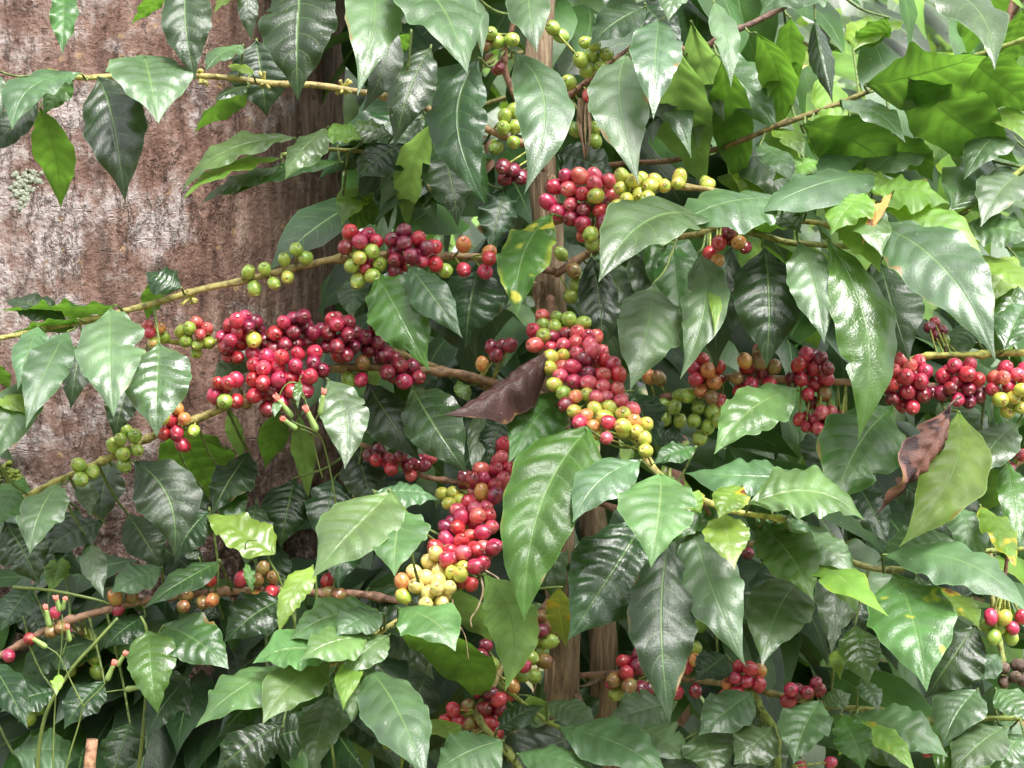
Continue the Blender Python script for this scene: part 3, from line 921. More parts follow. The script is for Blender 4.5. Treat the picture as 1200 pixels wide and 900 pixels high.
# ------------------------------------------------------------------ cherries: branch, picture window (x0, y0, zoom), depth cm at top / bottom, size px, list of x y kind
CH = [
 ('upper_left', 0, 0, 1, -2, -2, 8.6, '291 319G 310 315G 298 338G 321 332G 337 325Y 333 304G 347 292G 358 302G'),
 ('upper_left', 400, 0, 3, -3, -3, 9.3, '30 815R 65 850R 120 850R 15 870K 95 830R 55 885G 108 880G 38 935G 85 942R 135 930G 60 985G 110 968G 65 905Y'),
 ('upper_left', 400, 0, 3, -3, -3, 9.6, '180 845K 220 815K 220 855K 270 840R 300 872K 330 868R 280 885R 190 890K 190 915K 235 920R 190 950K 330 930R 285 912R 362 950G 250 900K'),
 ('upper_left', 400, 0, 3, -2, -2, 9.6, '430 860O 520 890O 430 948R 505 955R 520 905R'),
 ('row_behind', 0, 300, 3, -1, -1, 7.6, '520 245P 525 270R 562 255O 575 285G 540 303Y'),
 ('row_behind', 0, 300, 3, -1, -1, 7.6, '637 265Y 668 252G 690 235P 725 255P 705 275P 655 300G 692 312G 735 305G 690 338G'),
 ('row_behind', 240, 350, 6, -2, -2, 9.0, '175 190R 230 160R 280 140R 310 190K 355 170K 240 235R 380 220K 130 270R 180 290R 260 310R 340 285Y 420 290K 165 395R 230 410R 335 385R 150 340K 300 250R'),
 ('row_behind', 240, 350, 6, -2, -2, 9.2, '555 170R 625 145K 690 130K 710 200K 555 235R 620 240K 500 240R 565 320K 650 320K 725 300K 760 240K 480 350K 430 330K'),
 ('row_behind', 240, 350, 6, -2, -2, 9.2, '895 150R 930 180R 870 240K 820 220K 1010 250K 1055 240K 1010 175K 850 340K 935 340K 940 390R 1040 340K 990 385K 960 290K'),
 ('main_left', 240, 350, 6, -4, -4, 9.6, '440 420R 540 415R 655 390R 770 390R 345 475R 415 490R 510 485R 635 470R 765 445K 350 570R 415 590R 510 575R 600 555R 740 545R 825 505K 350 680R 450 685R 560 660R 710 640R 605 650R 440 775K 540 725R 470 630K 690 560R'),
 ('main_left', 240, 350, 6, -4, -4, 9.0, '215 570R 130 620R 160 590R 70 680R 220 720R 285 730N 145 720G 105 600R'),
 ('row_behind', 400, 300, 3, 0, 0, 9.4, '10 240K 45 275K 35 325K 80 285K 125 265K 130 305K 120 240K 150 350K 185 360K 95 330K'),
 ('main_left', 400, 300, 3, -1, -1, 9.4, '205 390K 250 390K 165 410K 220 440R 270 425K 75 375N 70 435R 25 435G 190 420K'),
 ('main_left', 0, 300, 3, -4, -4, 8.4, '575 532R 625 538O 575 570Y 600 578R 648 573O 578 625R 622 620R 680 615G 637 663R'),
 ('main_left', 0, 300, 3, -4, -4, 8.6, '445 615G 472 632G 423 645G 400 665G 432 695G 482 682G 437 733G'),
 ('main_left', 0, 300, 3, -5, -5, 8.8, '277 735G 325 760G 285 785G'),
 ('red_green', 600, 180, 4, -1, -2, 9.6, '205 155R 170 230R 215 275R 275 240P 265 165P 315 105P 385 110P 385 140P 455 130P 330 190R 335 275K 460 200P 395 200Y 415 265R 370 270G 280 300K 335 325R 430 320K 470 385O 365 375G 375 415G 340 380P 395 360K 255 110R 425 225K'),
 ('red_green', 600, 180, 4, -3, -5, 9.2, '515 105Y 512 160Y 570 130Y 615 125Y 650 150Y 710 150Y 665 130Y 535 215Y 600 190Y 635 205Y 490 245Y 575 280Y 785 115Y 780 135Y 920 145Y'),
 ('fork_right', 600, 180, 4, 5, 5, 9.0, '230 470G 290 550N 310 620G 345 635G 275 670G'),
 ('fork_right', 600, 180, 4, -5, -5, 8.8, '970 420R 930 470R 960 500O 1020 400K 1060 415O 1095 440K 1020 370K'),
 ('big_cluster', 600, 350, 6, -1, -12, 9.2, '215 128P 150 225R 165 320P 322 138G 238 185G 405 150G 490 180G 300 215G 225 265G 280 260K 380 240K 465 250P 580 275P 500 275R 275 345R 365 325P 460 310P 545 325P 440 380P 565 365P 615 385P 360 400Y 300 420Y 515 420K 600 430P 655 445R 345 480P 420 480R 285 495Y 540 530K 340 545P 440 580R 660 545P 725 520R 700 470R 645 615P 740 640P 370 670G 440 690O 540 670Y 655 685P 770 725P 385 745K 440 790Y 590 765Y 685 775Y 515 820O 790 815Y 845 780P 655 835Y 675 860R 560 890O 850 865O 940 885Y 780 895Y 480 870R 300 600Y 530 600P 590 700P'),
 ('big_cluster', 400, 300, 3, -12, -14, 8.6, '895 622Y 932 640P 990 618Y 1065 640Y 1070 685Y 1040 620Y'),
 ('forward_left', 440, 500, 6, 0, -9, 9.4, '900 130R 885 230P 860 310R 935 300R 750 310P 755 365R 840 410R 890 365P 640 365K 690 390K 715 450P 760 465O 805 500K 660 540R 585 595P 700 580P 790 570P 790 630R 720 630P 600 640R 690 680R 500 705K 575 705R 770 745R 500 800R 605 810R 660 770P 830 840R 700 855R 750 830P 430 860P 610 885R 530 880R 790 700P'),
 ('forward_left', 440, 500, 6, -2, -4, 8.4, '470 470Y 550 465Y 640 465Y 600 520Y 515 540Y'),
 ('forward_left', 440, 640, 4, -11, -14, 9.2, '330 65R 365 60P 410 40P 470 20R 550 15K 465 95R 500 82R 280 8R 255 70W 285 40W 185 125W 240 150W 300 125W 125 170O 195 188W 245 222W 290 165W 290 195W 340 195W 130 235Y 360 120Y 395 135Y 410 95Y 410 160R 450 180R 310 265W 325 225W 235 270W'),
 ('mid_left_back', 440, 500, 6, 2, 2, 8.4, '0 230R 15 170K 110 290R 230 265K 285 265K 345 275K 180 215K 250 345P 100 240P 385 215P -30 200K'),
 ('main_left', 400, 300, 3, 3, 3, 8.8, '530 320K 565 320K 590 315K 545 350K 495 380O'),
 ('right_row', 800, 300, 3, -1, -1, 9.2, '70 370R 125 390R 90 400O 45 430R 110 445O 65 475O 20 490G 100 495N 40 395R 130 510P'),
 ('right_row', 800, 300, 3, -1, -1, 9.2, '60 535G 105 550G 40 580G 90 600G 60 640G 125 575G'),
 ('right_row', 800, 300, 3, -1, -1, 9.0, '270 340N 232 392R 190 430N 240 450R 285 415K 320 390N 275 375N 305 450R 200 475R 220 370O'),
 ('right_row', 800, 300, 3, -1, -1, 9.0, '408 382R 455 355K 460 395R 415 435R 385 430K 468 450R 505 430R 485 360K 440 487R 500 485N 455 515K 510 400K 435 350R'),
 ('right_row', 800, 300, 3, -2, -2, 7.8, '410 575R 435 600R 470 570R 515 580K 475 605P 555 605G 520 620G 565 575P 575 625P 520 550P 490 550P'),
 ('right_row', 800, 300, 3, -4, -4, 9.6, '770 365P 740 405P 800 390P 830 375P 785 425R 850 405R 735 455R 790 475R 838 440R 845 485K 740 500K 775 523R 805 530R 720 460K 870 480K'),
 ('right_row', 800, 300, 3, -4, -4, 9.6, '957 388R 1010 380R 915 422R 965 443R 1000 415R 1035 435R 910 480K 970 505R 1005 468K 1005 510K 940 465K 1040 495K'),
 ('right_row', 800, 300, 3, -4, -4, 9.0, '1135 395R 1090 468R 1150 455R 1180 420P 1128 428P 1117 503Y 1162 500Y 1190 470Y 1145 545Y 1185 530Y 1200 400R 1095 430P 1215 440P 1215 500Y'),
 ('right_row', 400, 300, 3, 3, 3, 8.4, '1085 425O 1115 430N 1170 530G 1135 525G 1190 580G 1140 575G 1190 490G'),
 ('green_end', 800, 300, 3, 2, 2, 7.4, '890 280K 870 250K 910 260K 885 235R 920 295G'),
 ('right_top', 800, 300, 3, 3, 3, 6.0, '1085 115G 1110 130G 1095 165G 1085 90G 1090 195G'),
 ('far_right', 800, 300, 3, 5, 5, 8.0, '1190 700R 1170 690K 1130 720K 1150 745K'),
 ('top_mid', 400, 0, 3, 1, 1, 9.0, '525 120G 545 145G 600 140G 505 155N 490 115G'),
 ('top_right_stem', 400, 0, 3, 5, 5, 9.0, '770 125G 745 100G'),
 ('top_right_stem', 400, 0, 3, 3, 3, 9.0, '890 160G 880 193G 932 190G 842 212G 862 247G 912 237G 860 150G'),
 ('top_right_stem', 400, 0, 3, 5, 5, 9.0, '870 335P 800 290G'),
 ('top_left', 400, 0, 3, 4, 4, 9.0, '575 408G 570 448G 610 445G 545 520G 605 500G 605 390G'),
 ('top_mid', 400, 0, 3, 4, 4, 9.4, '575 590K 580 625K 628 620K 600 600K'),
 ('top_right_stem', 400, 0, 3, 6, 6, 8.6, '820 455G 890 450G 892 495G'),
 ('top_mid', 400, 0, 3, 3, 3, 8.6, '550 240K'),
 ('low_left', 0, 600, 3, -3, -3, 8.6, '737 238R 645 330N 745 310O 715 318N 657 295N'),
 ('low_left', 0, 600, 3, -3, -3, 8.6, '415 340R 405 300O 462 298N'),
 ('low_left', 0, 600, 3, -1, -1, 8.6, '850 235R 925 200N 905 240N 955 280R 900 300O 960 230N'),
 ('low_left', 0, 600, 3, 0, 0, 8.6, '1175 215R 1150 245R 1160 280N 1190 290N'),
 ('low_left', 0, 600, 3, -5, -5, 8.6, '103 445R 30 505R 192 355R 215 407N 180 420N'),
 ('low_left', 0, 600, 3, 1, 1, 8.4, '178 578G 275 518N 245 552G 340 562G 300 430G 330 515G 275 425N 150 610G 320 455G'),
 ('low_left', 0, 600, 3, 1, 1, 8.4, '105 725G 130 690G'),
 ('low_centre', 440, 640, 4, -4, -6, 9.2, '515 470K 500 512K 495 550R 545 555G 455 590R 515 610R 415 600G 480 680K 540 695K 575 720R 510 765K 575 760K 530 825R 565 870R'),
 ('low_centre', 440, 640, 4, -5, -5, 8.8, '365 765R 390 820R 330 815R 435 750N 440 830N 480 860N'),
 ('low_centre', 440, 640, 4, -2, -2, 9.2, '715 450P 730 525G 695 565R 645 650O 630 690R 655 605Y 680 600G 790 540N'),
 ('low_centre', 440, 640, 4, 2, 2, 9.0, '735 370N 780 335N 770 395K 820 380N 760 440G 780 490G 815 445G 745 610G'),
 ('bottom_right', 400, 600, 3, 3, 3, 9.2, '990 525R 1005 565R 1040 540K 960 590N 1015 610N 965 640G 1055 620K 1080 620K 1045 510K'),
 ('bottom_right', 800, 600, 3, 1, 1, 8.8, '45 480G 42 520O 45 630K 15 545R -20 635R'),
 ('bottom_right', 800, 600, 3, -3, -3, 8.8, '185 583R 225 595R 235 550R 190 630R 200 545R 265 600R 160 605O 160 650R 270 560O'),
 ('bottom_right', 800, 600, 3, -3, -3, 8.8, '400 630K 435 635K 480 625K 385 625R 375 660R 470 605K'),
 ('right_low', 800, 600, 3, -4, -4, 8.6, '1085 370R 1115 405G 1160 410R 1070 400G 1095 440G 1155 440G 1190 370R 1130 375Y'),
 ('far_right', 800, 600, 3, 1, 1, 8.6, '1130 550X 1180 540X 1130 597X 1170 580X 1200 590X'),
 ('bottom_right', 800, 600, 3, -4, -4, 7.6, '860 840R 910 850R 885 842K'),
 ('bottom_shoot', 800, 600, 3, -3, -3, 7.6, '520 880R 415 895R'),
 ('big_cluster', 800, 600, 3, -8, -8, 8.6, '230 145K'),
]
CLNAME = {'X': 'shrivelled dark brown dried cherries'}

# ------------------------------------------------------------------ build the branches
UVS = (0, 0)
bnode, bline, bmeta = {}, {}, {}
for key, (lab, pts, r0, r1, c0, c1) in BR.items():
    P3 = spline([at(x, y, d / 100) for x, y, d in pts], 9)
    for i, p in enumerate(P3):                      # a little natural crookedness
        P3[i] = p + Vector((noise.noise(p * 21), noise.noise(p * 21 + Vector((9, 0, 0))), noise.noise(p * 21 + Vector((0, 9, 0))))) * 0.0022
    root = thing('coffee_branch', lab, 'branch', P3[0], 'fruiting branches of the coffee tree')
    V, F, C = [], [], []
    tube(V, F, C, P3, r0 / 1000, r1 / 1000, c0, c1, 9, 0.25, 0.045)
    V = [v - P3[0] for v in V]
    mesh_obj('stem', build('stem', V, F, [STEM], cols=C), root)
    bnode[key], bline[key], bmeta[key] = root, P3, (c0, c1)


def nearest(p, key=None, wz=1.0):
    best = None
    for k in ([key] if key else bline):
        for i, q in enumerate(bline[k]):
            dd = (q.x - p.x) ** 2 + (q.z - p.z) ** 2 + wz * (q.y - p.y) ** 2
            if best is None or dd < best[0]:
                best = (dd, k, i)
    return best[1], best[2], math.sqrt(best[0])


def add_leaf(bx, by, tx, ty, w, kind, d, th, opt, parent=None, broad=False, name='leaf', label=None):
    d = d / 100
    ph = float(opt.get('p', rng.uniform(-12, 12)))
    th = th + (0 if 'p' in opt else rng.uniform(-5, 5))
    B, T, n = leaf_plane(bx, by, tx, ty, d, th, ph)
    A = (T - B)
    a = A.normalized()
    n = (n - a * n.dot(a)).normalized()
    b = n.cross(a).normalized()
    # apparent width -> real width
    scr = Vector((tx - bx, 0, -(ty - by)))
    scr.normalize()
    bp = Vector((b.x, 0, b.z))
    perp = (bp - scr * bp.dot(scr)).length
    W = w * pxs((B.y + T.y) / 2) / max(perp, 0.42)
    W = min(W * .96, 0.085)
    V, F, UV = leaf_geo(B, T, n, W, bend=float(opt.get('b', .09 if th < 90 else .03)), bow=float(opt.get('s', rng.uniform(-.03, .03))),
                        fold=float(opt.get('f', rng.uniform(-3, 9))), wave=float(opt.get('v', .045)) * (1.0 if th < 50 or th > 100 else .6) + .010, wf=rng.uniform(2.6, 4.2), quilt=float(opt.get('q', rng.choice((.014, .022, .03, .038)))), bites=0 if 'q' in opt else rng.choice((0, 0, 0, 1, 1)) , curl=float(opt.get('c', .14)),
                        twist=float(opt.get('t', rng.uniform(-10, 10))), tipcurl=float(opt.get('k', rng.uniform(0, .07))),
                        ragged=float(opt.get('r', .05)), broad=broad or 'o' in opt, teeth=float(opt.get('e', 0)))
    V = [Vector(v) for v in V]
    F = list(F)
    UV = [tuple(q) for q in UV]
    mids = [0] * len(F)
    C = [(1, 1, 1)] * len(V)
    if parent is None:
        key, i, dist = nearest(B, opt.get('@'), 0.6)
        parent = bnode[key]
        S = bline[key][i]
        # leaf stalk: a short petiole, or a thin twig when the branch is further off
        mid = (B + S) / 2 + Vector((0, 0.004, -0.10 * dist)) + Vector((rng.uniform(-1, 1), 0.3, rng.uniform(-1, 1))) * 0.04 * dist
        ptsq = spline([S, mid, B, B + (Vector(V[5 * 11 + 5]) - B) * 0.6], 5)
        V2, F2, C2 = [], [], []
        rr = 0.0011 if dist < .05 else 0.0014
        tube(V2, F2, C2, ptsq, rr, 0.0009, LSTK, LSTK, 6)
        o0 = len(V)
        V += V2
        F += [tuple(q + o0 for q in f) for f in F2]
        mids += [1] * len(F2)
        UV += [(0, .5)] * len(V2)
        C += [(c[0], c[1], c[2]) for c in C2]
    pl = parent.location
    V = [v - B for v in V]
    me = build(name, V, F, [LM[kind], STEM], uvs=UV, mids=mids, cols=C)
    o = mesh_obj(name, me, parent, B - pl)
    if label:
        o['label'] = label
    elif kind == 'O':
        o['label'] = 'yellowing leaf with brown spots'
    elif kind == 'S':
        o['label'] = 'green leaf with yellow and orange spots'
    return o


for line in LEAVES.strip().splitlines():
    q = line.split()
    opt = dict(x.split('=') for x in q[8:])
    add_leaf(*[float(x) for x in q[:5]], q[5], float(q[6]), float(q[7]), opt)

# further leaves on the same branches, a little behind the ones above, hanging in pairs from the nodes
frng = random.Random(19)
CPX = []
for (_k, ox, oy, zm, d0, d1, size, lst) in CH:
    tk = lst.split()
    CPX += [(ox + float(tk[i]) / zm, oy + float(tk[i + 1][:-1]) / zm) for i in range(0, len(tk), 2)]


def hides_cherries(x0, y0, x1, y1, w):
    for cx_, cy_ in CPX:
        for f in (.1, .3, .5, .7, .9):
            if math.hypot(x0 + (x1 - x0) * f - cx_, y0 + (y1 - y0) * f - cy_) < w * .5 * (1 - abs(f - .5)) + 9:
                return True
    return False


for key, P3 in bline.items():
    k = 0
    tries = 0
    while k < 7 and tries < 60:
        tries += 1
        q = P3[frng.randrange(4, len(P3))]
        px, py = 600 + q.x / pxs(q.y), 450 - (q.z - CAMZ) / pxs(q.y)
        px += frng.uniform(-14, 14)
        py += frng.uniform(-10, 16)
        if (px < 440 and py < 610) or px > 1230 or py > 900 or py < -20 or (px > 860 and py < 330):
            continue
        an = frng.uniform(-1.15, 1.15)
        L = frng.uniform(95, 165)
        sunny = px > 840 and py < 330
        kind = frng.choice('YYPPM' if sunny else ('DDDM' if py > 600 and px < 420 else 'DDMPP'))  # leaf kind carries the light: pale where sunny, darker in lower-left shade
        wl = L * frng.uniform(.38, .48)
        if hides_cherries(px, py, px + L * math.sin(an), py + L * math.cos(an) * .9, wl):
            continue
        k += 1
        add_leaf(px, py, px + L * math.sin(an), py + L * math.cos(an) * .9, wl, kind, q.y * 100 + frng.uniform(4, 9), frng.uniform(24, 44), {'@': key})

# ------------------------------------------------------------------ cherries
def cherry_mesh(kind, var):
    r_ = random.Random(hash((kind, var)) % 9999 if False else ord(kind) * 10 + var)
    el = 1.08 + 0.20 * r_.random()
    V, F, C = [], [], []
    nr, ns = 14, 18
    V.append(Vector((0, 0, -el)))
    C.append((0, 0, 0))
    for i in range(1, nr):
        a = -math.pi / 2 + math.pi * i / nr
        for k in range(ns):
            t = 2 * math.pi * k / ns
            v = Vector((math.cos(a) * math.cos(t), math.cos(a) * math.sin(t), math.sin(a) * el))
            v *= 1 + 0.06 * noise.noise(v * 1.4 + Vector((var * 5, ord(kind), 0)))
            if kind == 'X':
                v *= 0.92 + 0.16 * noise.noise(v * 4 + Vector((var, 3, 0)))
            V.append(v)
            C.append((0, 0, 0))
    # the navel disc left by the flower: small rim and dip at the outer end
    top = []
    ztop = el
    for rr, zz, cc in ((0.24, el * 0.972, 0.1), (0.20, el * 0.995, .55), (0.13, el * 0.965, 0.9)):
        for k in range(ns):
            t = 2 * math.pi * k / ns
            V.append(Vector((rr * math.cos(t), rr * math.sin(t), zz)))
            C.append((cc, cc, cc))
    V.append(Vector((0, 0, el * 0.975)))
    C.append((1, 1, 1))
    for k in range(ns):
        F.append((0, 1 + (k + 1) % ns, 1 + k))
    rows = nr - 1 + 3
    for i in range(rows - 1):
        if i == nr - 2:
            pass
        for k in range(ns):
            k2 = (k + 1) % ns
            F.append((1 + i * ns + k, 1 + i * ns + k2, 1 + (i + 1) * ns + k2, 1 + (i + 1) * ns + k))
    last = 1 + (rows - 1) * ns
    for k in range(ns):
        F.append((last + k, last + (k + 1) % ns, len(V) - 1))
    return build('cherry', V, F, [CM[kind]], cols=C, colname='navel')


CMESH = {(k, v): cherry_mesh(k, v) for k in CM for v in range(5)}
cherry_no = 0
for (key, ox, oy, zm, d0, d1, size, lst) in CH:
    toks = lst.split()
    items = []
    for i in range(0, len(toks), 2):
        x, yk = float(toks[i]), toks[i + 1]
        items.append([ox + x / zm, oy + float(yk[:-1]) / zm, yk[-1]])
    ys = [it[1] for it in items]
    y0, y1 = min(ys), max(ys)
    cx, cy = sum(it[0] for it in items) / len(items), sum(ys) / len(ys)
    spr = max(8.0, max(math.hypot(it[0] - cx, it[1] - cy) for it in items))
    pos = []
    for (x, y, k) in items:
        f = (y - y0) / (y1 - y0) if y1 > y0 else 0.5
        dd = (d0 + (d1 - d0) * f) / 100
        e = min(1, math.hypot(x - cx, y - cy) / spr)
        dd += -0.010 * math.sqrt(max(0, 1 - e * e)) * (1 if len(items) > 5 else .4) + rng.uniform(-.003, .003)
        s = size * rng.uniform(.88, 1.06) * pxs(dd)
        pos.append([at(x, y, dd), s, k, x, y])
    for it in range(60):
        moved = False
        for i in range(len(pos)):
            for j in range(i):
                A_, B_ = pos[i], pos[j]
                dv = A_[0] - B_[0]
                need = (A_[1] + B_[1]) * 0.97
                if dv.length < need:
                    push = (need - dv.length) * 0.5
                    sgn = 1 if dv.y >= 0 else -1
                    for q, sg in ((A_, sgn), (B_, -sgn)):
                        dep = q[0].y + sg * push * 0.8
                        q[0] = at(q[3], q[4], dep) + Vector((dv.x, 0, dv.z)).normalized() * (push * 0.12 * (1 if q is A_ else -1))
                        u_ = q[0]
                        q[3] = 600 + u_.x / pxs(u_.y)
                        q[4] = 450 - (u_.z - CAMZ) / pxs(u_.y)
                    moved = True
        if not moved:
            break
    # a second layer deeper in the full bunches so that they close up
    if len(pos) >= 9:
        for p in list(pos):
            if rng.random() < 0.55 and p[2] != 'X':
                dep = p[0].y + p[1] * rng.uniform(1.5, 2.0)
                x, y = p[3] + rng.uniform(-6, 6), p[4] + rng.uniform(-6, 6)
                x += (cx - x) * .12
                y += (cy - y) * .12
                c = at(x, y, dep)
                if all((c - q[0]).length > (p[1] + q[1]) * 0.72 for q in pos):
                    pos.append([c, p[1] * .95, p[2] if p[2] in 'GYWRK' else 'R', x, y])
    cen = sum((p[0] for p in pos), Vector()) / len(pos)
    _, bi, dist = nearest(cen, key)
    node = bline[key][bi]
    if dist > 0.05:
        node = cen + (node - cen).normalized() * 0.03
    V, F, C = [], [], []
    root = bnode[key]
    tubes = [(p, nearest(p[0], key)) for p in pos]
    axes = []
    for p, (kk, ii, ds) in tubes:
        S = bline[key][ii]
        if ds > 0.055:
            S = node + (S - node).normalized() * .005
        dirv = (p[0] - S)
        dirv = dirv.normalized() if dirv.length > 1e-5 else Vector((0, -1, 0))
        tube(V, F, C, [S, S.lerp(p[0] - dirv * p[1] * .9, .6) + Vector((0, .001, 0)), p[0] - dirv * p[1] * .7], .0011, .0009, GRN, YGR, 5)
        axes.append(dirv)
    if dist > 0.05:
        far = bline[key][bi]
        tube(V, F, C, spline([far, far.lerp(node, .5) + Vector((0, .006, -.006)), node], 5), .0018, .0015, BRN, BRN, 6)
    me = build('cherry_cluster', [v - node for v in V], F, [STEM], cols=C)
    cl = mesh_obj('cherry_cluster', me, root, node - root.location)
    for p, ax in zip(pos, axes):
        v = CMESH[(p[2], rng.randrange(5))]
        o = mesh_obj('cherry', v, cl, p[0] - node)
        ax = (ax + Vector((rng.uniform(-.5, .5), rng.uniform(-.55, .25), rng.uniform(-.5, .5)))).normalized()
        o.rotation_mode = 'QUATERNION'
        o.rotation_quaternion = ax.to_track_quat('Z', 'Y')
        o.scale = (p[1] * rng.uniform(.94, 1.02), p[1] * rng.uniform(.94, 1.02), p[1])
        if p[2] == 'X':
            o['label'] = 'shrivelled dark dried cherry'
        cherry_no += 1
print('cherries', cherry_no)

# ------------------------------------------------------------------ dry curled leaves
def dry_leaf(bx, by, tx, ty, w, d, th, ph, label, curl, twist, tipc, fold, wave, kind='B'):
    B, T, n = leaf_plane(bx, by, tx, ty, d, th, ph)
    V, F, UV = leaf_geo(B, T, n, w * pxs(d) * 1.15, bend=.10, bow=.05, fold=fold, wave=wave, wf=3.2, quilt=.09, bites=3, curl=curl, twist=twist, tipcurl=tipc, ragged=.10)
    V = [Vector(v) - B for v in V]
    V2, F2, C2 = [], [], []
    tube(V2, F2, C2, spline([Vector((0.012, .01, .008)), Vector((.005, .004, .004)), Vector((0, 0, 0)), (V[55] * .5)], 4), .0012, .0009, DKB, DKB, 6)
    o0 = len(V)
    mids = [0] * len(F) + [1] * len(F2)
    F = list(F) + [tuple(q + o0 for q in f) for f in F2]
    UV = [tuple(q) for q in UV] + [(0, .5)] * len(V2)
    V = V + V2
    C = [(1, 1, 1)] * o0 + C2
    o = mesh_obj('dry_leaf', build('dry_leaf', V, F, [LM[kind], STEM], uvs=UV, mids=mids, cols=C), None, B)
    o['label'] = label
    o['category'] = 'dry leaf'
    return o


dry_leaf(648, 412, 514, 500, 50, -.055, 38, 18, 'dark brown curled dry leaf caught beside the central stem, left of the densest cluster', 1.5, 55, -.12, 14, .06)
dry_leaf(1112, 476, 1030, 600, 50, -.125, 22, 8, 'dry brown crumpled leaf hanging below the red bunches near the right edge', .9, -95, .10, 20, .14, 'C')

# small bud clusters at the nodes of the bare upper branch
for (bx, by, d, key) in ((310, 94, -.5, 'top_left'), (402, 102, .2, 'top_left'), (466, 115, 1.2, 'top_left'), (235, 90, -1.5, 'top_left'), (224, 347, -2.2, 'upper_left')):
    c0 = at(bx, by, d / 100)
    V, F, C = [], [], []
    for k in range(9):
        a = rng.random() * 6.28
        e = c0 + Vector((rng.uniform(-.006, .006), -.002 + rng.uniform(-.004, .003), rng.choice((-1, 1)) * rng.uniform(.003, .006)))
        tube(V, F, C, [c0, c0.lerp(e, .5), e, e + (e - c0) * .35], .0012, .0017, YGR, (.5, .46, .14), 6)
    mesh_obj('bud_cluster', build('bud_cluster', [v - c0 for v in V], F, [STEM], cols=C), bnode[key], c0 - bnode[key].location)

# ------------------------------------------------------------------ woody coffee stem
def woody(V, F, C, pts, r0, r1, seg=22, seed=0.0, deep=.32):
    P3 = spline([at(x, y, d) for x, y, d in pts], 14)
    n = len(P3)
    base = len(V)
    for i, p in enumerate(P3):
        f = i / (n - 1)
        r = r0 + (r1 - r0) * f
        for k in range(seg):
            a = 2 * math.pi * k / seg
            rr = r * (1 + deep * noise.noise(Vector((math.cos(a) * 2.2 + seed, math.sin(a) * 2.2, p.z * 9))) + .18 * noise.noise(Vector((math.cos(a) * 7 + seed, math.sin(a) * 7, p.z * 22))))
            V.append(p + Vector((math.cos(a) * rr, math.sin(a) * rr, 0)))
            C.append((1, 1, 1))
    for i in range(n - 1):
        for k in range(seg):
            k2 = (k + 1) % seg
            F.append((base + i * seg + k, base + i * seg + k2, base + (i + 1) * seg + k2, base + (i + 1) * seg + k))
    F.append(tuple(base + k for k in range(seg)))
    F.append(tuple(base + (n - 1) * seg + k for k in reversed(range(seg))))


foot = at(680, 1950, .12)
stemroot = thing('coffee_tree', 'slender coffee tree stem with fibrous peeling bark standing between the cherries', 'tree', (foot.x, .12, 0.0))
V, F, C = [], [], []
woody(V, F, C, [(678, 1900, .14), (672, 1300, .13), (662, 900, .12), (660, 800, .11), (657, 700, .10), (654, 600, .09), (650, 460, .08), (645, 365, .08), (640, 260, .08), (636, 190, .08), (630, 80, .09), (640, -60, .1), (655, -200, .1)], .0165, .0115)
mesh_obj('trunk', build('trunk', [v - stemroot.location for v in V], F, [FIBRE]), stemroot)
V, F, C = [], [], []
woody(V, F, C, [(690, 1900, .15), (700, 1300, .15), (706, 900, .145), (707, 800, .14), (706, 730, .14), (700, 640, .14), (690, 560, .15)], .0150, .0120, seed=4.0)
o = mesh_obj('trunk', build('trunk', [v - stemroot.location for v in V], F, [FIBRE]), stemroot)
V, F, C = [], [], []
woody(V, F, C, [(668, 806, .105), (690, 802, .11), (706, 792, .125), (722, 789, .13)], .005, .0045, seg=14, seed=8.0)
woody(V, F, C, [(676, 812, .10), (684, 830, .09), (692, 842, .08)], .0035, .003, seg=12, seed=3.0)
mesh_obj('dead_snag', build('dead_snag', [v - stemroot.location for v in V], F, [FIBRE]), stemroot)
# the strip of peeled bark hanging at the top: ragged ribbons
V, F, C = [], [], []
for k in range(9):
    x0 = 678 + rng.uniform(0, 14)
    ln = rng.uniform(30, 72)
    p = [at(x0, 116, .05), at(x0 + rng.uniform(-2, 2), 116 + ln * .5, .045 - rng.uniform(0, .008)), at(686 + rng.uniform(-5, 5), 116 + ln, .043)]
    tube(V, F, C, spline(p, 5), .0022, .0006, seg=5, lump=.5)
mesh_obj('peeled_bark', build('peeled_bark', [v - stemroot.location for v in V], F, [PEEL]), stemroot)
for k in range(10):
    V, F, C = [], [], []
    x0 = 640 + rng.uniform(-14, 14)
    y0 = rng.choice([205, 330, 350, 760, 775])
    ln = rng.uniform(20, 60)
    dd = .062
    p = [at(x0, y0, dd), at(x0 + rng.uniform(-3, 3), y0 + ln * .5, dd - .003), at(x0 + rng.uniform(-5, 5), y0 + ln, dd)]
    tube(V, F, C, spline(p, 5), .0016, .0007, seg=5, lump=.4)
    mesh_obj('bark_strip', build('bark_strip', [v - stemroot.location for v in V], F, [PEEL]), stemroot)

# dry tendrils hanging under the central bunches
def tendril(label, pts, r):
    P3 = spline([at(x, y, d) for x, y, d in pts], 8)
    V, F, C = [], [], []
    tube(V, F, C, P3, r, r * .6, (.8, .62, .45), (.7, .5, .36), 6, .5)
    o = mesh_obj('dry_tendril', build('dry_tendril', [v - P3[0] for v in V], F, [STEM], cols=C), None, P3[0])
    o['label'] = label
    o['category'] = 'tendril'
    o['group'] = 'dry tendrils under the central bunches'


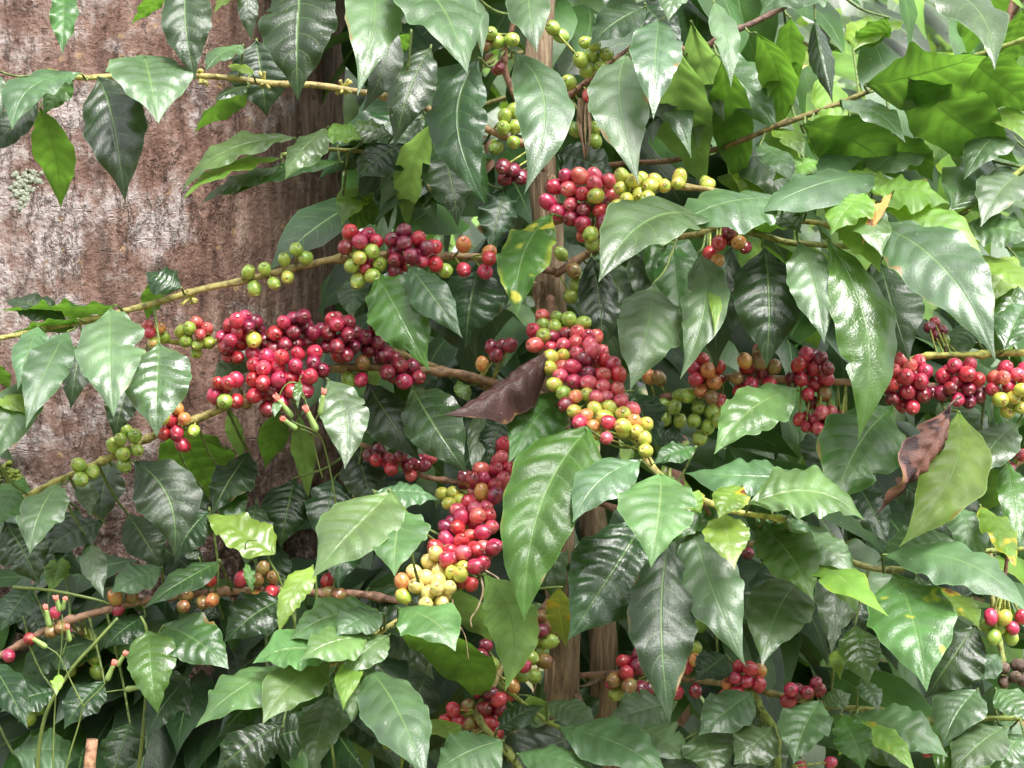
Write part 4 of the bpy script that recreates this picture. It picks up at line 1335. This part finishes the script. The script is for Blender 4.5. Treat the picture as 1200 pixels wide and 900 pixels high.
tendril('thick pale dry tendril with frayed end hanging under the red bunch', [(560, 668, -.13), (566, 690, -.135), (560, 712, -.137), (552, 725, -.137), (553, 735, -.137)], .0010)
tendril('thin wavy dry tendril below the cream-yellow bunch', [(530, 702, -.14), (534, 725, -.145), (545, 745, -.145), (549, 772, -.145)], .0005)
tendril('short hooked dry tendril beside the pale folded leaf', [(568, 668, -.125), (584, 678, -.135), (590, 690, -.136), (594, 697, -.136), (598, 694, -.137)], .0008)

# ------------------------------------------------------------------ the big shade-tree trunk
AX, AY, TR = at(92, 450, .5).x, .5, 0.292
V, F = [], []
NA, NZ = 220, 330
for i in range(NZ + 1):
    z = -0.02 + (3.6) * i / NZ if False else None
zs = list(np.linspace(-.05, .62, 40)) + list(np.linspace(.63, 1.75, 260)) + list(np.linspace(1.78, 4.2, 50))
for z in zs:
    flare = 1 + .35 * math.exp(-max(z, 0) / .22)
    for k in range(NA):
        a = 2 * math.pi * k / NA
        ca, sa = math.cos(a), math.sin(a)
        q = Vector((ca * TR, sa * TR, z))
        dsp = .010 * noise.noise(Vector((ca * 2.0, sa * 2.0, z * 1.1)))
        fur = noise.noise(Vector((q.x * 42, q.y * 42, z * 5.5)))
        dsp += .0042 * fur * abs(fur) * 2
        dsp += .0022 * noise.noise(Vector((q.x * 90, q.y * 90, z * 26)))
        lowq = max(0, min(1, (1.14 - z) / .12))
        dsp += lowq * (.010 * noise.noise(q * 38) + .006 * noise.noise(q * 85))
        lump = noise.noise(q * 24 + Vector((7, 0, 0)))
        if lump > .45:
            dsp += (lump - .45) * .022
        r = TR * flare + dsp
        V.append(Vector((ca * r, sa * r, z)))
n = len(zs)
for i in range(n - 1):
    for k in range(NA):
        k2 = (k + 1) % NA
        F.append((i * NA + k, i * NA + k2, (i + 1) * NA + k2, (i + 1) * NA + k))
tree = thing('shade_tree', 'massive reddish-brown tree trunk with pale lichen blotches behind the left branches', 'tree', (AX, AY, 0))
mesh_obj('trunk', build('trunk', V, F, [trunk_mat()]), tree)


def crust_mat(name, a, b, scale=240):
    m, nt = new_mat(name)
    g = NT(nt)
    tc = g.n('ShaderNodeTexCoord')
    nz = g.n('ShaderNodeTexNoise', i_Scale=float(scale), i_Detail=5.0, i_Roughness=.7)
    g.l(tc.outputs['Object'], nz.inputs['Vector'])
    c = g.mix(g.smooth(nz.outputs[0], .35, .65), a, b)
    bmp = g.n('ShaderNodeBump', i_Strength=1.0, i_Distance=.004)
    g.l(nz.outputs[0], bmp.inputs['Height'])
    pr = g.n('ShaderNodeBsdfPrincipled', i_Roughness=.9)
    g.l(c, pr.inputs['Base Color'])
    g.l(bmp.outputs[0], pr.inputs['Normal'])
    out = g.n('ShaderNodeOutputMaterial')
    g.l(pr.outputs[0], out.inputs[0])
    return m


LICH = crust_mat('pale_green_lichen', (.26, .29, .21), (.43, .46, .36), 420)
MOSS = crust_mat('green_moss', (.05, .09, .012), (.20, .25, .03), 160)


def trunk_point(px, py, lift=0.0):
    """where the sight line of a pixel meets the big trunk"""
    D = at(px, py, 0) - EYE
    ox, oy = EYE.x - AX, EYE.y - AY
    rr = TR + lift
    a = D.x ** 2 + D.y ** 2
    b = 2 * (ox * D.x + oy * D.y)
    c = ox * ox + oy * oy - rr * rr
    disc = max(b * b - 4 * a * c, 0)
    t = (-b - math.sqrt(disc)) / (2 * a)
    return EYE + D * t


def patch(name, px, py, rad, nfl, mat, label=None, seed=1, tall=.004):
    """crusty patch of small overlapping flakes on the trunk"""
    r_ = random.Random(seed)
    c0 = trunk_point(px, py)
    V, F = [], []
    for k in range(nfl):
        rr = rad * (math.sqrt(r_.random()) if r_.random() < .7 else r_.uniform(.6, 1.3))
        an = r_.random() * 6.28
        q = trunk_point(px + rr * math.cos(an), py + rr * math.sin(an) * 1.1 * (0.8 + .4 * noise.noise(Vector((an, seed, 0)))), .002)
        nrm = Vector((q.x - AX, q.y - AY, 0)).normalized()
        tx = nrm.cross(Vector((0, 0, 1))).normalized()
        tz = Vector((0, 0, 1))
        s = r_.uniform(.0012, .0034)
        base = len(V)
        V.append(q + nrm * tall * r_.uniform(.5, 1.2))
        m = 8
        ph = r_.random() * 6
        for j in range(m):
            a = 2 * math.pi * j / m
            s2 = s * (1 + .45 * math.sin(3 * a + ph) * r_.random())
            V.append(q + tx * (s2 * math.cos(a)) + tz * (s2 * math.sin(a)) + nrm * (tall * r_.uniform(.1, .6)))
        for j in range(m):
            a = 2 * math.pi * j / m
            V.append(q + tx * (s * .9 * math.cos(a)) + tz * (s * .9 * math.sin(a)) - nrm * .006)
        for j in range(m):
            j2 = (j + 1) % m
            F.append((base, base + 1 + j, base + 1 + j2))
            F.append((base + 1 + j, base + 1 + m + j, base + 1 + m + j2, base + 1 + j2))
    o = mesh_obj(name, build(name, [v - tree.location for v in V], F, [mat]), tree)
    if label:
        o['label'] = label


patch('lichen', 38, 222, 22, 170, LICH, 'pale green lichen rosette', 3, .0008)
patch('moss', 8, 560, 15, 90, MOSS, 'yellow-green moss cushion', 7, .007)
patch('moss', 42, 722, 18, 80, MOSS, 'yellow-green moss cushion', 8, .008)

# ------------------------------------------------------------------ weeds growing up between the branches
PINK = None
m, nt = new_mat('pink_floret')
g = NT(nt)
pr = g.n('ShaderNodeBsdfPrincipled', i_Roughness=.7)
pr.inputs['Base Color'].default_value = (.75, .22, .17, 1)
out = g.n('ShaderNodeOutputMaterial')
g.l(pr.outputs[0], out.inputs[0])
PINK = m
m, nt = new_mat('bud_green')
g = NT(nt)
tc = g.n('ShaderNodeTexCoord')
wv = g.n('ShaderNodeTexNoise', i_Scale=300.0)
g.l(tc.outputs['Object'], wv.inputs['Vector'])
pr = g.n('ShaderNodeBsdfPrincipled', i_Roughness=.5)
g.l(g.mix(wv.outputs[0], (.22, .36, .09), (.34, .46, .16)), pr.inputs['Base Color'])
out = g.n('ShaderNodeOutputMaterial')
g.l(pr.outputs[0], out.inputs[0])
BUDG = m


def bud(px, py, qx, qy, d, parent, w=3.5):
    """tassel-flower bud: ribbed green involucre with a pink brush of florets at its end"""
    A, B = at(px, py, d), at(qx, qy, d - .004)
    ax = (B - A)
    L = ax.length
    ax.normalize()
    s = pxs(d) * w
    V, F, C = [], [], []
    prof = [(0, .25), (.06, .75), (.2, 1.0), (.45, .85), (.75, .72), (.9, .78), (1, .62)]
    up = ax.cross(Vector((0, 1, 0))).normalized()
    v2 = ax.cross(up)
    seg = 16
    for t, r in prof:
        for k in range(seg):
            a = 2 * math.pi * k / seg
            rr = r * s * (1 + .07 * math.cos(8 * a))
            V.append(A + ax * (t * L) + up * (rr * math.cos(a)) + v2 * (rr * math.sin(a)))
    for i in range(len(prof) - 1):
        for k in range(seg):
            k2 = (k + 1) % seg
            F.append((i * seg + k, i * seg + k2, (i + 1) * seg + k2, (i + 1) * seg + k))
    F.append(tuple(reversed(range(seg))))
    F.append(tuple((len(prof) - 1) * seg + k for k in range(seg)))
    o = mesh_obj('flower_bud', build('flower_bud', [v - A for v in V], F, [BUDG]), parent, A - parent.location)
    V, F, C = [], [], []
    for k in range(34):
        a = rng.random() * 6.28
        rr = s * .62 * math.sqrt(rng.random())
        b0 = A + ax * (L * .93) + up * (rr * math.cos(a)) + v2 * (rr * math.sin(a))
        b1 = b0 + ax * (L * rng.uniform(.18, .36)) + (up * math.cos(a) + v2 * math.sin(a)) * s * .35
        tube(V, F, C, [b0, b0.lerp(b1, .5), b1], .0006, .0004, seg=4)
    mesh_obj('floret', build('floret', [v - A for v in V], F, [PINK]), o)


def stalk(parent, lines, name='stem'):
    V, F, C = [], [], []
    for pts, r in lines:
        tube(V, F, C, spline([at(x, y, d) for x, y, d in pts], 8), r, r * .7, seg=7)
    mesh_obj(name, build(name, [v - parent.location for v in V], F, [GREENSTEM], cols=C), parent)


w1 = thing('tassel_weed', 'slender weed with nodding pink-tipped buds in front of the biggest trunk cluster', 'weed', at(392, 570, -.07), 'tassel-flower weeds')
stalk(w1, [([(398, 640, -.05), (392, 580, -.07), (382, 530, -.075), (372, 508, -.08), (345, 495, -.08), (341, 489, -.08)], .0008),
           ([(378, 560, -.07), (370, 530, -.075), (367, 506, -.08), (371, 490, -.08), (375, 483, -.08)], .0007),
           ([(366, 506, -.075), (362, 485, -.08), (358, 470, -.082), (351, 452, -.085), (343, 448, -.087), (334, 452, -.088), (328, 462, -.088), (327, 468, -.088)], .0007),
           ([(358, 470, -.08), (350, 458, -.08), (351, 446, -.08), (353, 440, -.08)], .0006),
           ([(372, 512, -.08), (360, 505, -.08), (352, 503, -.08)], .0008)])
bud(343, 489, 326, 468, -.085, w1)
bud(348, 503, 333, 492, -.085, w1)
bud(372, 506, 360, 482, -.085, w1, 4)
bud(375, 487, 379, 462, -.085, w1)
add_leaf(352, 446, 349, 478, 12, 'M', -8.2, 40, {'v': '.1', 'r': '.3'}, w1)
add_leaf(327, 470, 322, 488, 12, 'P', -8.4, 50, {'v': '.1', 'r': '.3'}, w1)

w2 = thing('tassel_weed', 'thin weed with pink-tipped buds standing before the low brown branch at lower left', 'weed', at(70, 930, -.09), 'tassel-flower weeds')
stalk(w2, [([(62, 960, -.09), (62, 900, -.09), (65, 820, -.09), (72, 760, -.092), (73, 720, -.095)], .0008),
           ([(72, 960, -.085), (78, 900, -.09), (92, 850, -.092), (98, 828, -.095), (115, 810, -.095), (124, 800, -.096)], .0008),
           ([(98, 828, -.095), (84, 800, -.093), (70, 770, -.095), (58, 760, -.096), (52, 757, -.096)], .0007),
           ([(60, 735, -.093), (63, 725, -.094), (62, 728, -.095)], .0006),
           ([(124, 811, -.095), (138, 809, -.096), (147, 808, -.097)], .0006),
           ([(73, 768, -.093), (80, 745, -.094), (80, 742, -.094)], .0006)])
bud(58, 735, 54, 714, -.095, w2)
bud(71, 717, 66, 702, -.097, w2)
bud(73, 715, 76, 703, -.098, w2, 3)
bud(55, 759, 38, 748, -.096, w2)
bud(82, 752, 79, 736, -.094, w2, 3)
bud(125, 798, 133, 779, -.098, w2)
bud(137, 781, 146, 767, -.099, w2, 3)
bud(147, 808, 165, 805, -.098, w2)
add_leaf(70, 790, 66, 815, 16, 'Y', -9.4, 50, {'v': '.1', 'r': '.3'}, w2)

w3 = thing('leafy_weed', 'soft weed with toothed bright green leaves between trunk foot and low cherries', 'weed', at(330, 900, -.05), 'leafy weeds low on the left')
stalk(w3, [([(392, 900, -.03), (380, 800, -.04), (372, 720, -.055), (370, 680, -.06), (366, 662, -.065)], .0014),
           ([(355, 820, -.03), (345, 730, -.05), (328, 680, -.06), (315, 655, -.065), (318, 649, -.068)], .0012),
           ([(300, 660, -.07), (288, 645, -.075), (290, 634, -.078), (302, 633, -.08)], .0006)])
add_leaf(322, 650, 242, 602, 46, 'Y', -7, 52, {'e': '.11', 'v': '.05'}, w3, broad=True)
add_leaf(366, 664, 326, 738, 34, 'Y', -8, 42, {'e': '.11', 'v': '.06'}, w3, broad=True)
add_leaf(288, 660, 296, 694, 14, 'M', -7.8, 40, {'v': '.1', 'r': '.3'}, w3)

w4 = thing('leafy_weed', 'shrubby weed with broad plain leaves below the low brown branch', 'weed', at(160, 960, -.06), 'leafy weeds low on the left')
stalk(w4, [([(150, 980, -.05), (165, 880, -.06), (172, 800, -.07), (172, 742, -.08), (165, 722, -.08)], .0018),
           ([(172, 780, -.07), (185, 745, -.075), (192, 732, -.078)], .0012),
           ([(40, 960, -.06), (50, 850, -.07), (80, 790, -.075), (110, 755, -.075), (138, 724, -.07)], .0019),
           ([(15, 688, -.06), (60, 692, -.062), (110, 702, -.06), (128, 708, -.05)], .0016)])
add_leaf(173, 740, 183, 833, 62, 'M', -8.5, 40, {'e': '.06'}, w4, broad=True)
add_leaf(192, 734, 268, 784, 64, 'M', -7, 46, {'e': '.06'}, w4, broad=True)
add_leaf(216, 798, 172, 862, 48, 'D', -6, 40, {'e': '.05'}, w4, broad=True)
add_leaf(188, 790, 224, 838, 44, 'D', -5, 40, {'e': '.05'}, w4, broad=True)
# cut reddish stub standing near the bottom edge
V, F, C = [], [], []
tube(V, F, C, spline([at(100, 1000, -.06), at(103, 930, -.06), at(108, 866, -.06)], 5), .0052, .005, (.62, .34, .22), (.62, .34, .22), 10, .15)
p0 = at(100, 1000, -.06)
o = mesh_obj('cut_stub', build('cut_stub', [v - p0 for v in V], F, [STEM], cols=C), None, p0)
o['label'] = 'pale reddish cut woody stub poking up at the bottom left'
o['category'] = 'stub'

# ------------------------------------------------------------------ shaded leaves deeper in the same tree, then shrubs and trees behind
def leaf_cloud(pts, mats, size, rr, name, parent, loc):
    """one crown mesh of real bent leaves at the given places: (point, direction, normal, material index)"""
    V, F, UV, M = [], [], [], []
    nu, nv = 8, 2
    for (p, a, n, mi) in pts:
        L = size * rr.uniform(.75, 1.2)
        v, f, uv = leaf_geo(p, p + a * L, n, L * rr.uniform(.40, .5), bend=rr.uniform(.05, .12), bow=rr.uniform(-.05, .05), fold=rr.uniform(-4, 12),
                            wave=.04, wf=3, curl=.15, twist=rr.uniform(-15, 15), tipcurl=rr.uniform(0, .1), nu=nu, nv=nv, r=rr)
        o0 = len(V)
        V.extend(Vector(q) for q in v)
        F.extend(tuple(q + o0 for q in ff) for ff in f)
        UV.extend(tuple(q) for q in uv)
        M.extend([mi] * len(f))
    me = build(name, [v - loc for v in V], F, mats, uvs=UV, mids=M)
    return mesh_obj(name, me, parent)


def rand_leaf(p, rr, cen, droop=.6, kinds=(0,)):
    out = Vector((p.x - cen.x, p.y - cen.y, 0))
    out = out.normalized() if out.length > 1e-5 else Vector((1, 0, 0))
    a = (out * rr.uniform(.2, 1) + Vector((rr.uniform(-1, 1), rr.uniform(-1, .4), 0)) * .7 + Vector((0, 0, -rr.uniform(.1, 1.5) * droop))).normalized()
    n = Vector((rr.uniform(-.5, .5), rr.uniform(-.9, .1), rr.uniform(.3, 1))) + out * .25
    n = (n - a * n.dot(a)).normalized()
    return (p, a, n, rr.choice(kinds))


rr = random.Random(77)
inner = []
while len(inner) < 620:
    px, py = rr.uniform(395, 1290), rr.uniform(-110, 1010)
    if px < 420 and py < 590:
        continue
    d = rr.uniform(.16, .62)
    if px > 870 and py < 330 and (d > .3 or rr.random() < .75):
        if rr.random() < .45:
            continue
    inner.append(rand_leaf(at(px, py, d), rr, Vector((0, .4, 0)), .8, (3, 3, 2, 1, 3) if px > 860 and py < 330 else ((0, 1, 2, 1, 3) if px > 1090 else (0, 0, 0, 1, 1, 2))))  # young bright kinds at upper right put sunlight into the leaf colour
while len(inner) < 1000:            # the part of the crown above the picture, which shades what hangs below it
    px, py = rr.uniform(420, 760), rr.uniform(-700, -120)
    inner.append(rand_leaf(at(px, py, rr.uniform(.15, .75)), rr, Vector((0, .4, 0)), .8, (0, 0, 1)))
while len(inner) < 1140:
    px, py = rr.uniform(-60, 400), rr.uniform(655, 1050)
    d = rr.uniform(.06, .16)
    inner.append(rand_leaf(at(px, py, d), rr, Vector((0, .4, 0)), .8, (0, 0, 1)))
leaf_cloud(inner, [LM['D'], LM['M'], LM['P'], LM['Y']], .135, rr, 'crown', stemroot, stemroot.location)


def shrub(label, cx, cy, h, rx, ry, nleaf, kinds, seed, size=.14, z0=.15, group='coffee shrubs in the rows behind'):
    r_ = random.Random(seed)
    root = thing('coffee_shrub', label, 'shrub', (cx, cy, 0), group)
    V, F, C = [], [], []
    tube(V, F, C, spline([Vector((0, 0, 0)), Vector((.02, 0, h * .4)), Vector((-.01, .01, h * .8)), Vector((0, 0, h))], 8), .018, .006, BRN, BRN, 10, .2)
    for k in range(26):
        z = h * r_.uniform(.12, .95)
        a = r_.random() * 6.28
        e = rx * r_.uniform(.6, 1) * math.sqrt(max(.1, 1 - (z / h * 1.02 - .45) ** 2 * 1.6))
        tube(V, F, C, spline([Vector((0, 0, z)), Vector((math.cos(a) * e * .5, math.sin(a) * e * .5, z + .04)), Vector((math.cos(a) * e, math.sin(a) * e, z - .06))], 4), .005, .002, BRN, GRN, 6)
    mesh_obj('trunk', build('trunk', V, F, [STEM], cols=C), root)
    pts = []
    while len(pts) < nleaf:
        a = r_.random() * 6.28
        z = r_.uniform(z0, h)
        e = math.sqrt(r_.uniform(.25, 1)) * math.sqrt(max(.06, 1 - (z / h * 1.02 - .45) ** 2 * 1.9))
        clump = noise.noise(Vector((math.cos(a) * 2 + seed, math.sin(a) * 2, z * 4)))
        if clump < -.22:
            continue
        p = Vector((cx + math.cos(a) * rx * e, cy + math.sin(a) * ry * e, z))
        pts.append(rand_leaf(p, r_, Vector((cx, cy, 0)), .7, kinds))
    leaf_cloud(pts, [LM['D'], LM['M'], LM['P'], LM['Y'], LM['U']], size, r_, 'crown', root, root.location)


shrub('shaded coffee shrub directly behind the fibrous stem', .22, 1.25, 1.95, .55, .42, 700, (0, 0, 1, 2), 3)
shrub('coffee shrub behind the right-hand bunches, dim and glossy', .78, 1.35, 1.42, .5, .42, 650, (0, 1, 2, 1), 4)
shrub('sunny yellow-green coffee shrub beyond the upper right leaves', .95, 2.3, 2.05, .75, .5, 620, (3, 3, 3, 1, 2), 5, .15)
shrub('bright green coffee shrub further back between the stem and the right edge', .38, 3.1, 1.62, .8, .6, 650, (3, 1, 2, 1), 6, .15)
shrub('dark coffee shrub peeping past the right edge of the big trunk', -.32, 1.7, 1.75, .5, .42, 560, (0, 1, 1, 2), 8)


# the wood behind, plus unseen trees added camera-side to block low sky: one mass
W_V, W_F, W_UV, W_M = [], [], [], []


def far_tree(x, y, h, rad, seed, nleaf=1000, size=.42):
    r_ = random.Random(seed)
    V, F, C = [], [], []
    tube(V, F, C, spline([Vector((x, y, 0)), Vector((x + .1, y, h * .35)), Vector((x - .1, y + .1, h * .7))], 8), .06 * h / 2.5, .02 * h / 2.5, BRN, BRN, 10, .2)
    for k in range(10):
        a = r_.random() * 6.28
        z = h * r_.uniform(.3, .68)
        tube(V, F, C, spline([Vector((x, y, z)), Vector((x + math.cos(a) * rad * .4, y + math.sin(a) * rad * .4, z + h * .1)), Vector((x + math.cos(a) * rad * .8, y + math.sin(a) * rad * .8, z + h * .16))], 4), .008 * h, .003 * h, BRN, BRN, 6)
    o0 = len(W_V)
    W_V.extend(V)
    W_F.extend(tuple(q + o0 for q in f) for f in F)
    W_UV.extend([(0, .5)] * len(V))
    W_M.extend([3] * len(F))
    cl = [(r_.random() * 6.28, r_.uniform(.3, 1), r_.uniform(.25 if h < 3 else .42, .98)) for _ in range(26)]
    for k in range(nleaf):
        a, e, zf = r_.choice(cl)
        sg = .07 * h
        p = Vector((x + math.cos(a) * rad * e + r_.gauss(0, sg), y + math.sin(a) * rad * e + r_.gauss(0, sg), max(.1, h * zf + r_.gauss(0, sg))))
        (p, ax, n, mi) = rand_leaf(p, r_, Vector((x, y, 0)), .6, (0, 1, 1, 2))
        L = size * r_.uniform(.75, 1.2)
        v, f, uv = leaf_geo(p, p + ax * L, n, L * r_.uniform(.4, .5), bend=.08, nu=6, nv=1, r=r_, wave=.03)
        o0 = len(W_V)
        W_V.extend(Vector(q) for q in v)
        W_F.extend(tuple(q + o0 for q in ff) for ff in f)
        W_UV.extend(tuple(q) for q in uv)
        W_M.extend([mi] * len(f))


for (x, y, h, rad, sd) in ((3.4, 9.5, 5.2, 2.4, 31), (-.2, 12.0, 5.0, 2.6, 32), (-4.6, 11.0, 5.6, 2.6, 33), (8.5, 10.5, 5.5, 2.6, 34), (-9.5, 9.0, 5.6, 2.6, 35),
                           (-4.2, -8.5, 7.5, 2.9, 41), (.6, -9.5, 8.0, 3.0, 42), (5.2, -8.0, 7.2, 2.8, 43)):  # this row stands unseen behind the camera, added to block low sky
    far_tree(x, y, h, rad, sd)
for (x, y, h, rad, sd) in ((-1.6, -4.6, 2.5, .9, 12), (1.5, -4.4, 2.6, .9, 13), (0, -4.9, 2.4, .9, 14), (-1.25, 2.4, 1.7, .6, 15), (-2.6, 2.2, 1.7, .7, 16)):  # those behind the camera are unseen, added to cut low sky light
    far_tree(x, y, h, rad, sd, 700, .18)
wood = mesh_obj('treeline_and_sky_blockers', build('treeline_and_sky_blockers', W_V, W_F, [LM['D'], LM['M'], LM['Y'], STEM], uvs=W_UV, mids=W_M, cols=[BRN] * len(W_V)))
wood['kind'] = 'stuff'
wood['label'] = 'blurred leafy plants and trees far behind the coffee branches, plus unseen ones behind the camera'

# ------------------------------------------------------------------ ground: one sheet of leaf litter and soil to the horizon
m, nt = new_mat('soil_and_leaf_litter')
g = NT(nt)
tc = g.n('ShaderNodeTexCoord')
n1 = g.n('ShaderNodeTexNoise', i_Scale=3.0, i_Detail=8.0, i_Roughness=.65)
g.l(tc.outputs['Object'], n1.inputs['Vector'])
n2 = g.n('ShaderNodeTexVoronoi', i_Scale=22.0)
g.l(tc.outputs['Object'], n2.inputs['Vector'])
c = g.ramp(n1.outputs[0], [(.35, (.045, .035, .02)), (.5, (.09, .10, .035)), (.62, (.06, .12, .025))])
c = g.mix(g.math('MULTIPLY', n2.outputs['Distance'], .8), c, (.17, .11, .06))
bmp = g.n('ShaderNodeBump', i_Strength=.8, i_Distance=.04)
g.l(n1.outputs[0], bmp.inputs['Height'])
pr = g.n('ShaderNodeBsdfPrincipled', i_Roughness=.95)
g.l(c, pr.inputs['Base Color'])
g.l(bmp.outputs[0], pr.inputs['Normal'])
out = g.n('ShaderNodeOutputMaterial')
g.l(pr.outputs[0], out.inputs[0])
V, F = [], []
ring = [0, .6, 1.2, 2, 3, 4.5, 7, 11, 18, 30, 60, 150, 500]
SEG = 48
V.append(Vector((0, 0, 0)))
for i, q in enumerate(ring[1:]):
    for k in range(SEG):
        a = 2 * math.pi * k / SEG
        V.append(Vector((q * math.cos(a), q * math.sin(a), .05 * noise.noise(Vector((q * math.cos(a) * .7, q * math.sin(a) * .7, 0))) if q < 40 else 0)))
for k in range(SEG):
    F.append((0, 1 + k, 1 + (k + 1) % SEG))
for i in range(len(ring) - 2):
    for k in range(SEG):
        k2 = (k + 1) % SEG
        F.append((1 + i * SEG + k, 1 + (i + 1) * SEG + k, 1 + (i + 1) * SEG + k2, 1 + i * SEG + k2))
gr = mesh_obj('ground', build('ground', V, F, [m]))
gr['kind'] = 'structure'

# ------------------------------------------------------------------ light: bright overcast sky and a wide soft sun
SUN_EL, SUN_AZ = 58.0, 150.0       # elevation; compass angle the light comes from, measured from +Y towards +X
w = bpy.data.worlds.new('World')
sc.world = w
w.use_nodes = True
nt = w.node_tree
nt.nodes.clear()
g = NT(nt)
sky = g.n('ShaderNodeTexSky')
sky.sky_type = 'NISHITA'
sky.sun_disc = False
sky.sun_elevation = R(SUN_EL)
sky.sun_rotation = R(SUN_AZ)
sky.air_density = 1.0
sky.dust_density = 4.0
sky.ozone_density = 1.0
hs = g.n('ShaderNodeHueSaturation', i_Saturation=0.16, i_Value=1.0)
g.l(sky.outputs[0], hs.inputs['Color'])
bg = g.n('ShaderNodeBackground', i_Strength=0.15)
g.l(hs.outputs[0], bg.inputs[0])
out = g.n('ShaderNodeOutputWorld')
g.l(bg.outputs[0], out.inputs[0])
sun = bpy.data.lights.new('sun', 'SUN')
sun.energy = 1.2
sun.angle = R(22)
sun.color = (1.0, .97, .92)
so = bpy.data.objects.new('sun', sun)
COL.objects.link(so)
dv = Vector((math.sin(R(SUN_AZ)) * math.cos(R(SUN_EL)), math.cos(R(SUN_AZ)) * math.cos(R(SUN_EL)), math.sin(R(SUN_EL))))
so.rotation_euler = dv.to_track_quat('Z', 'Y').to_euler()
so.location = dv * 8

cam = bpy.data.cameras.new('camera')
co = bpy.data.objects.new('camera', cam)
COL.objects.link(co)
co.location = EYE
co.rotation_euler = (R(90), 0, 0)
cam.sensor_width = 36
cam.lens = 36 * 2.0 / (1200 * PXM)
cam.clip_start = .05
cam.clip_end = 2000
cam.dof.use_dof = True
cam.dof.focus_distance = 2.0
cam.dof.aperture_fstop = 16.0
sc.camera = co

vs = sc.view_settings
vs.view_transform = 'Standard'
vs.look = 'None'
vs.exposure = 1.86
vs.gamma = 1
vs.use_curve_mapping = False
sc.cycles.max_bounces = 8
sc.cycles.transparent_max_bounces = 8
sc.cycles.use_denoising = True
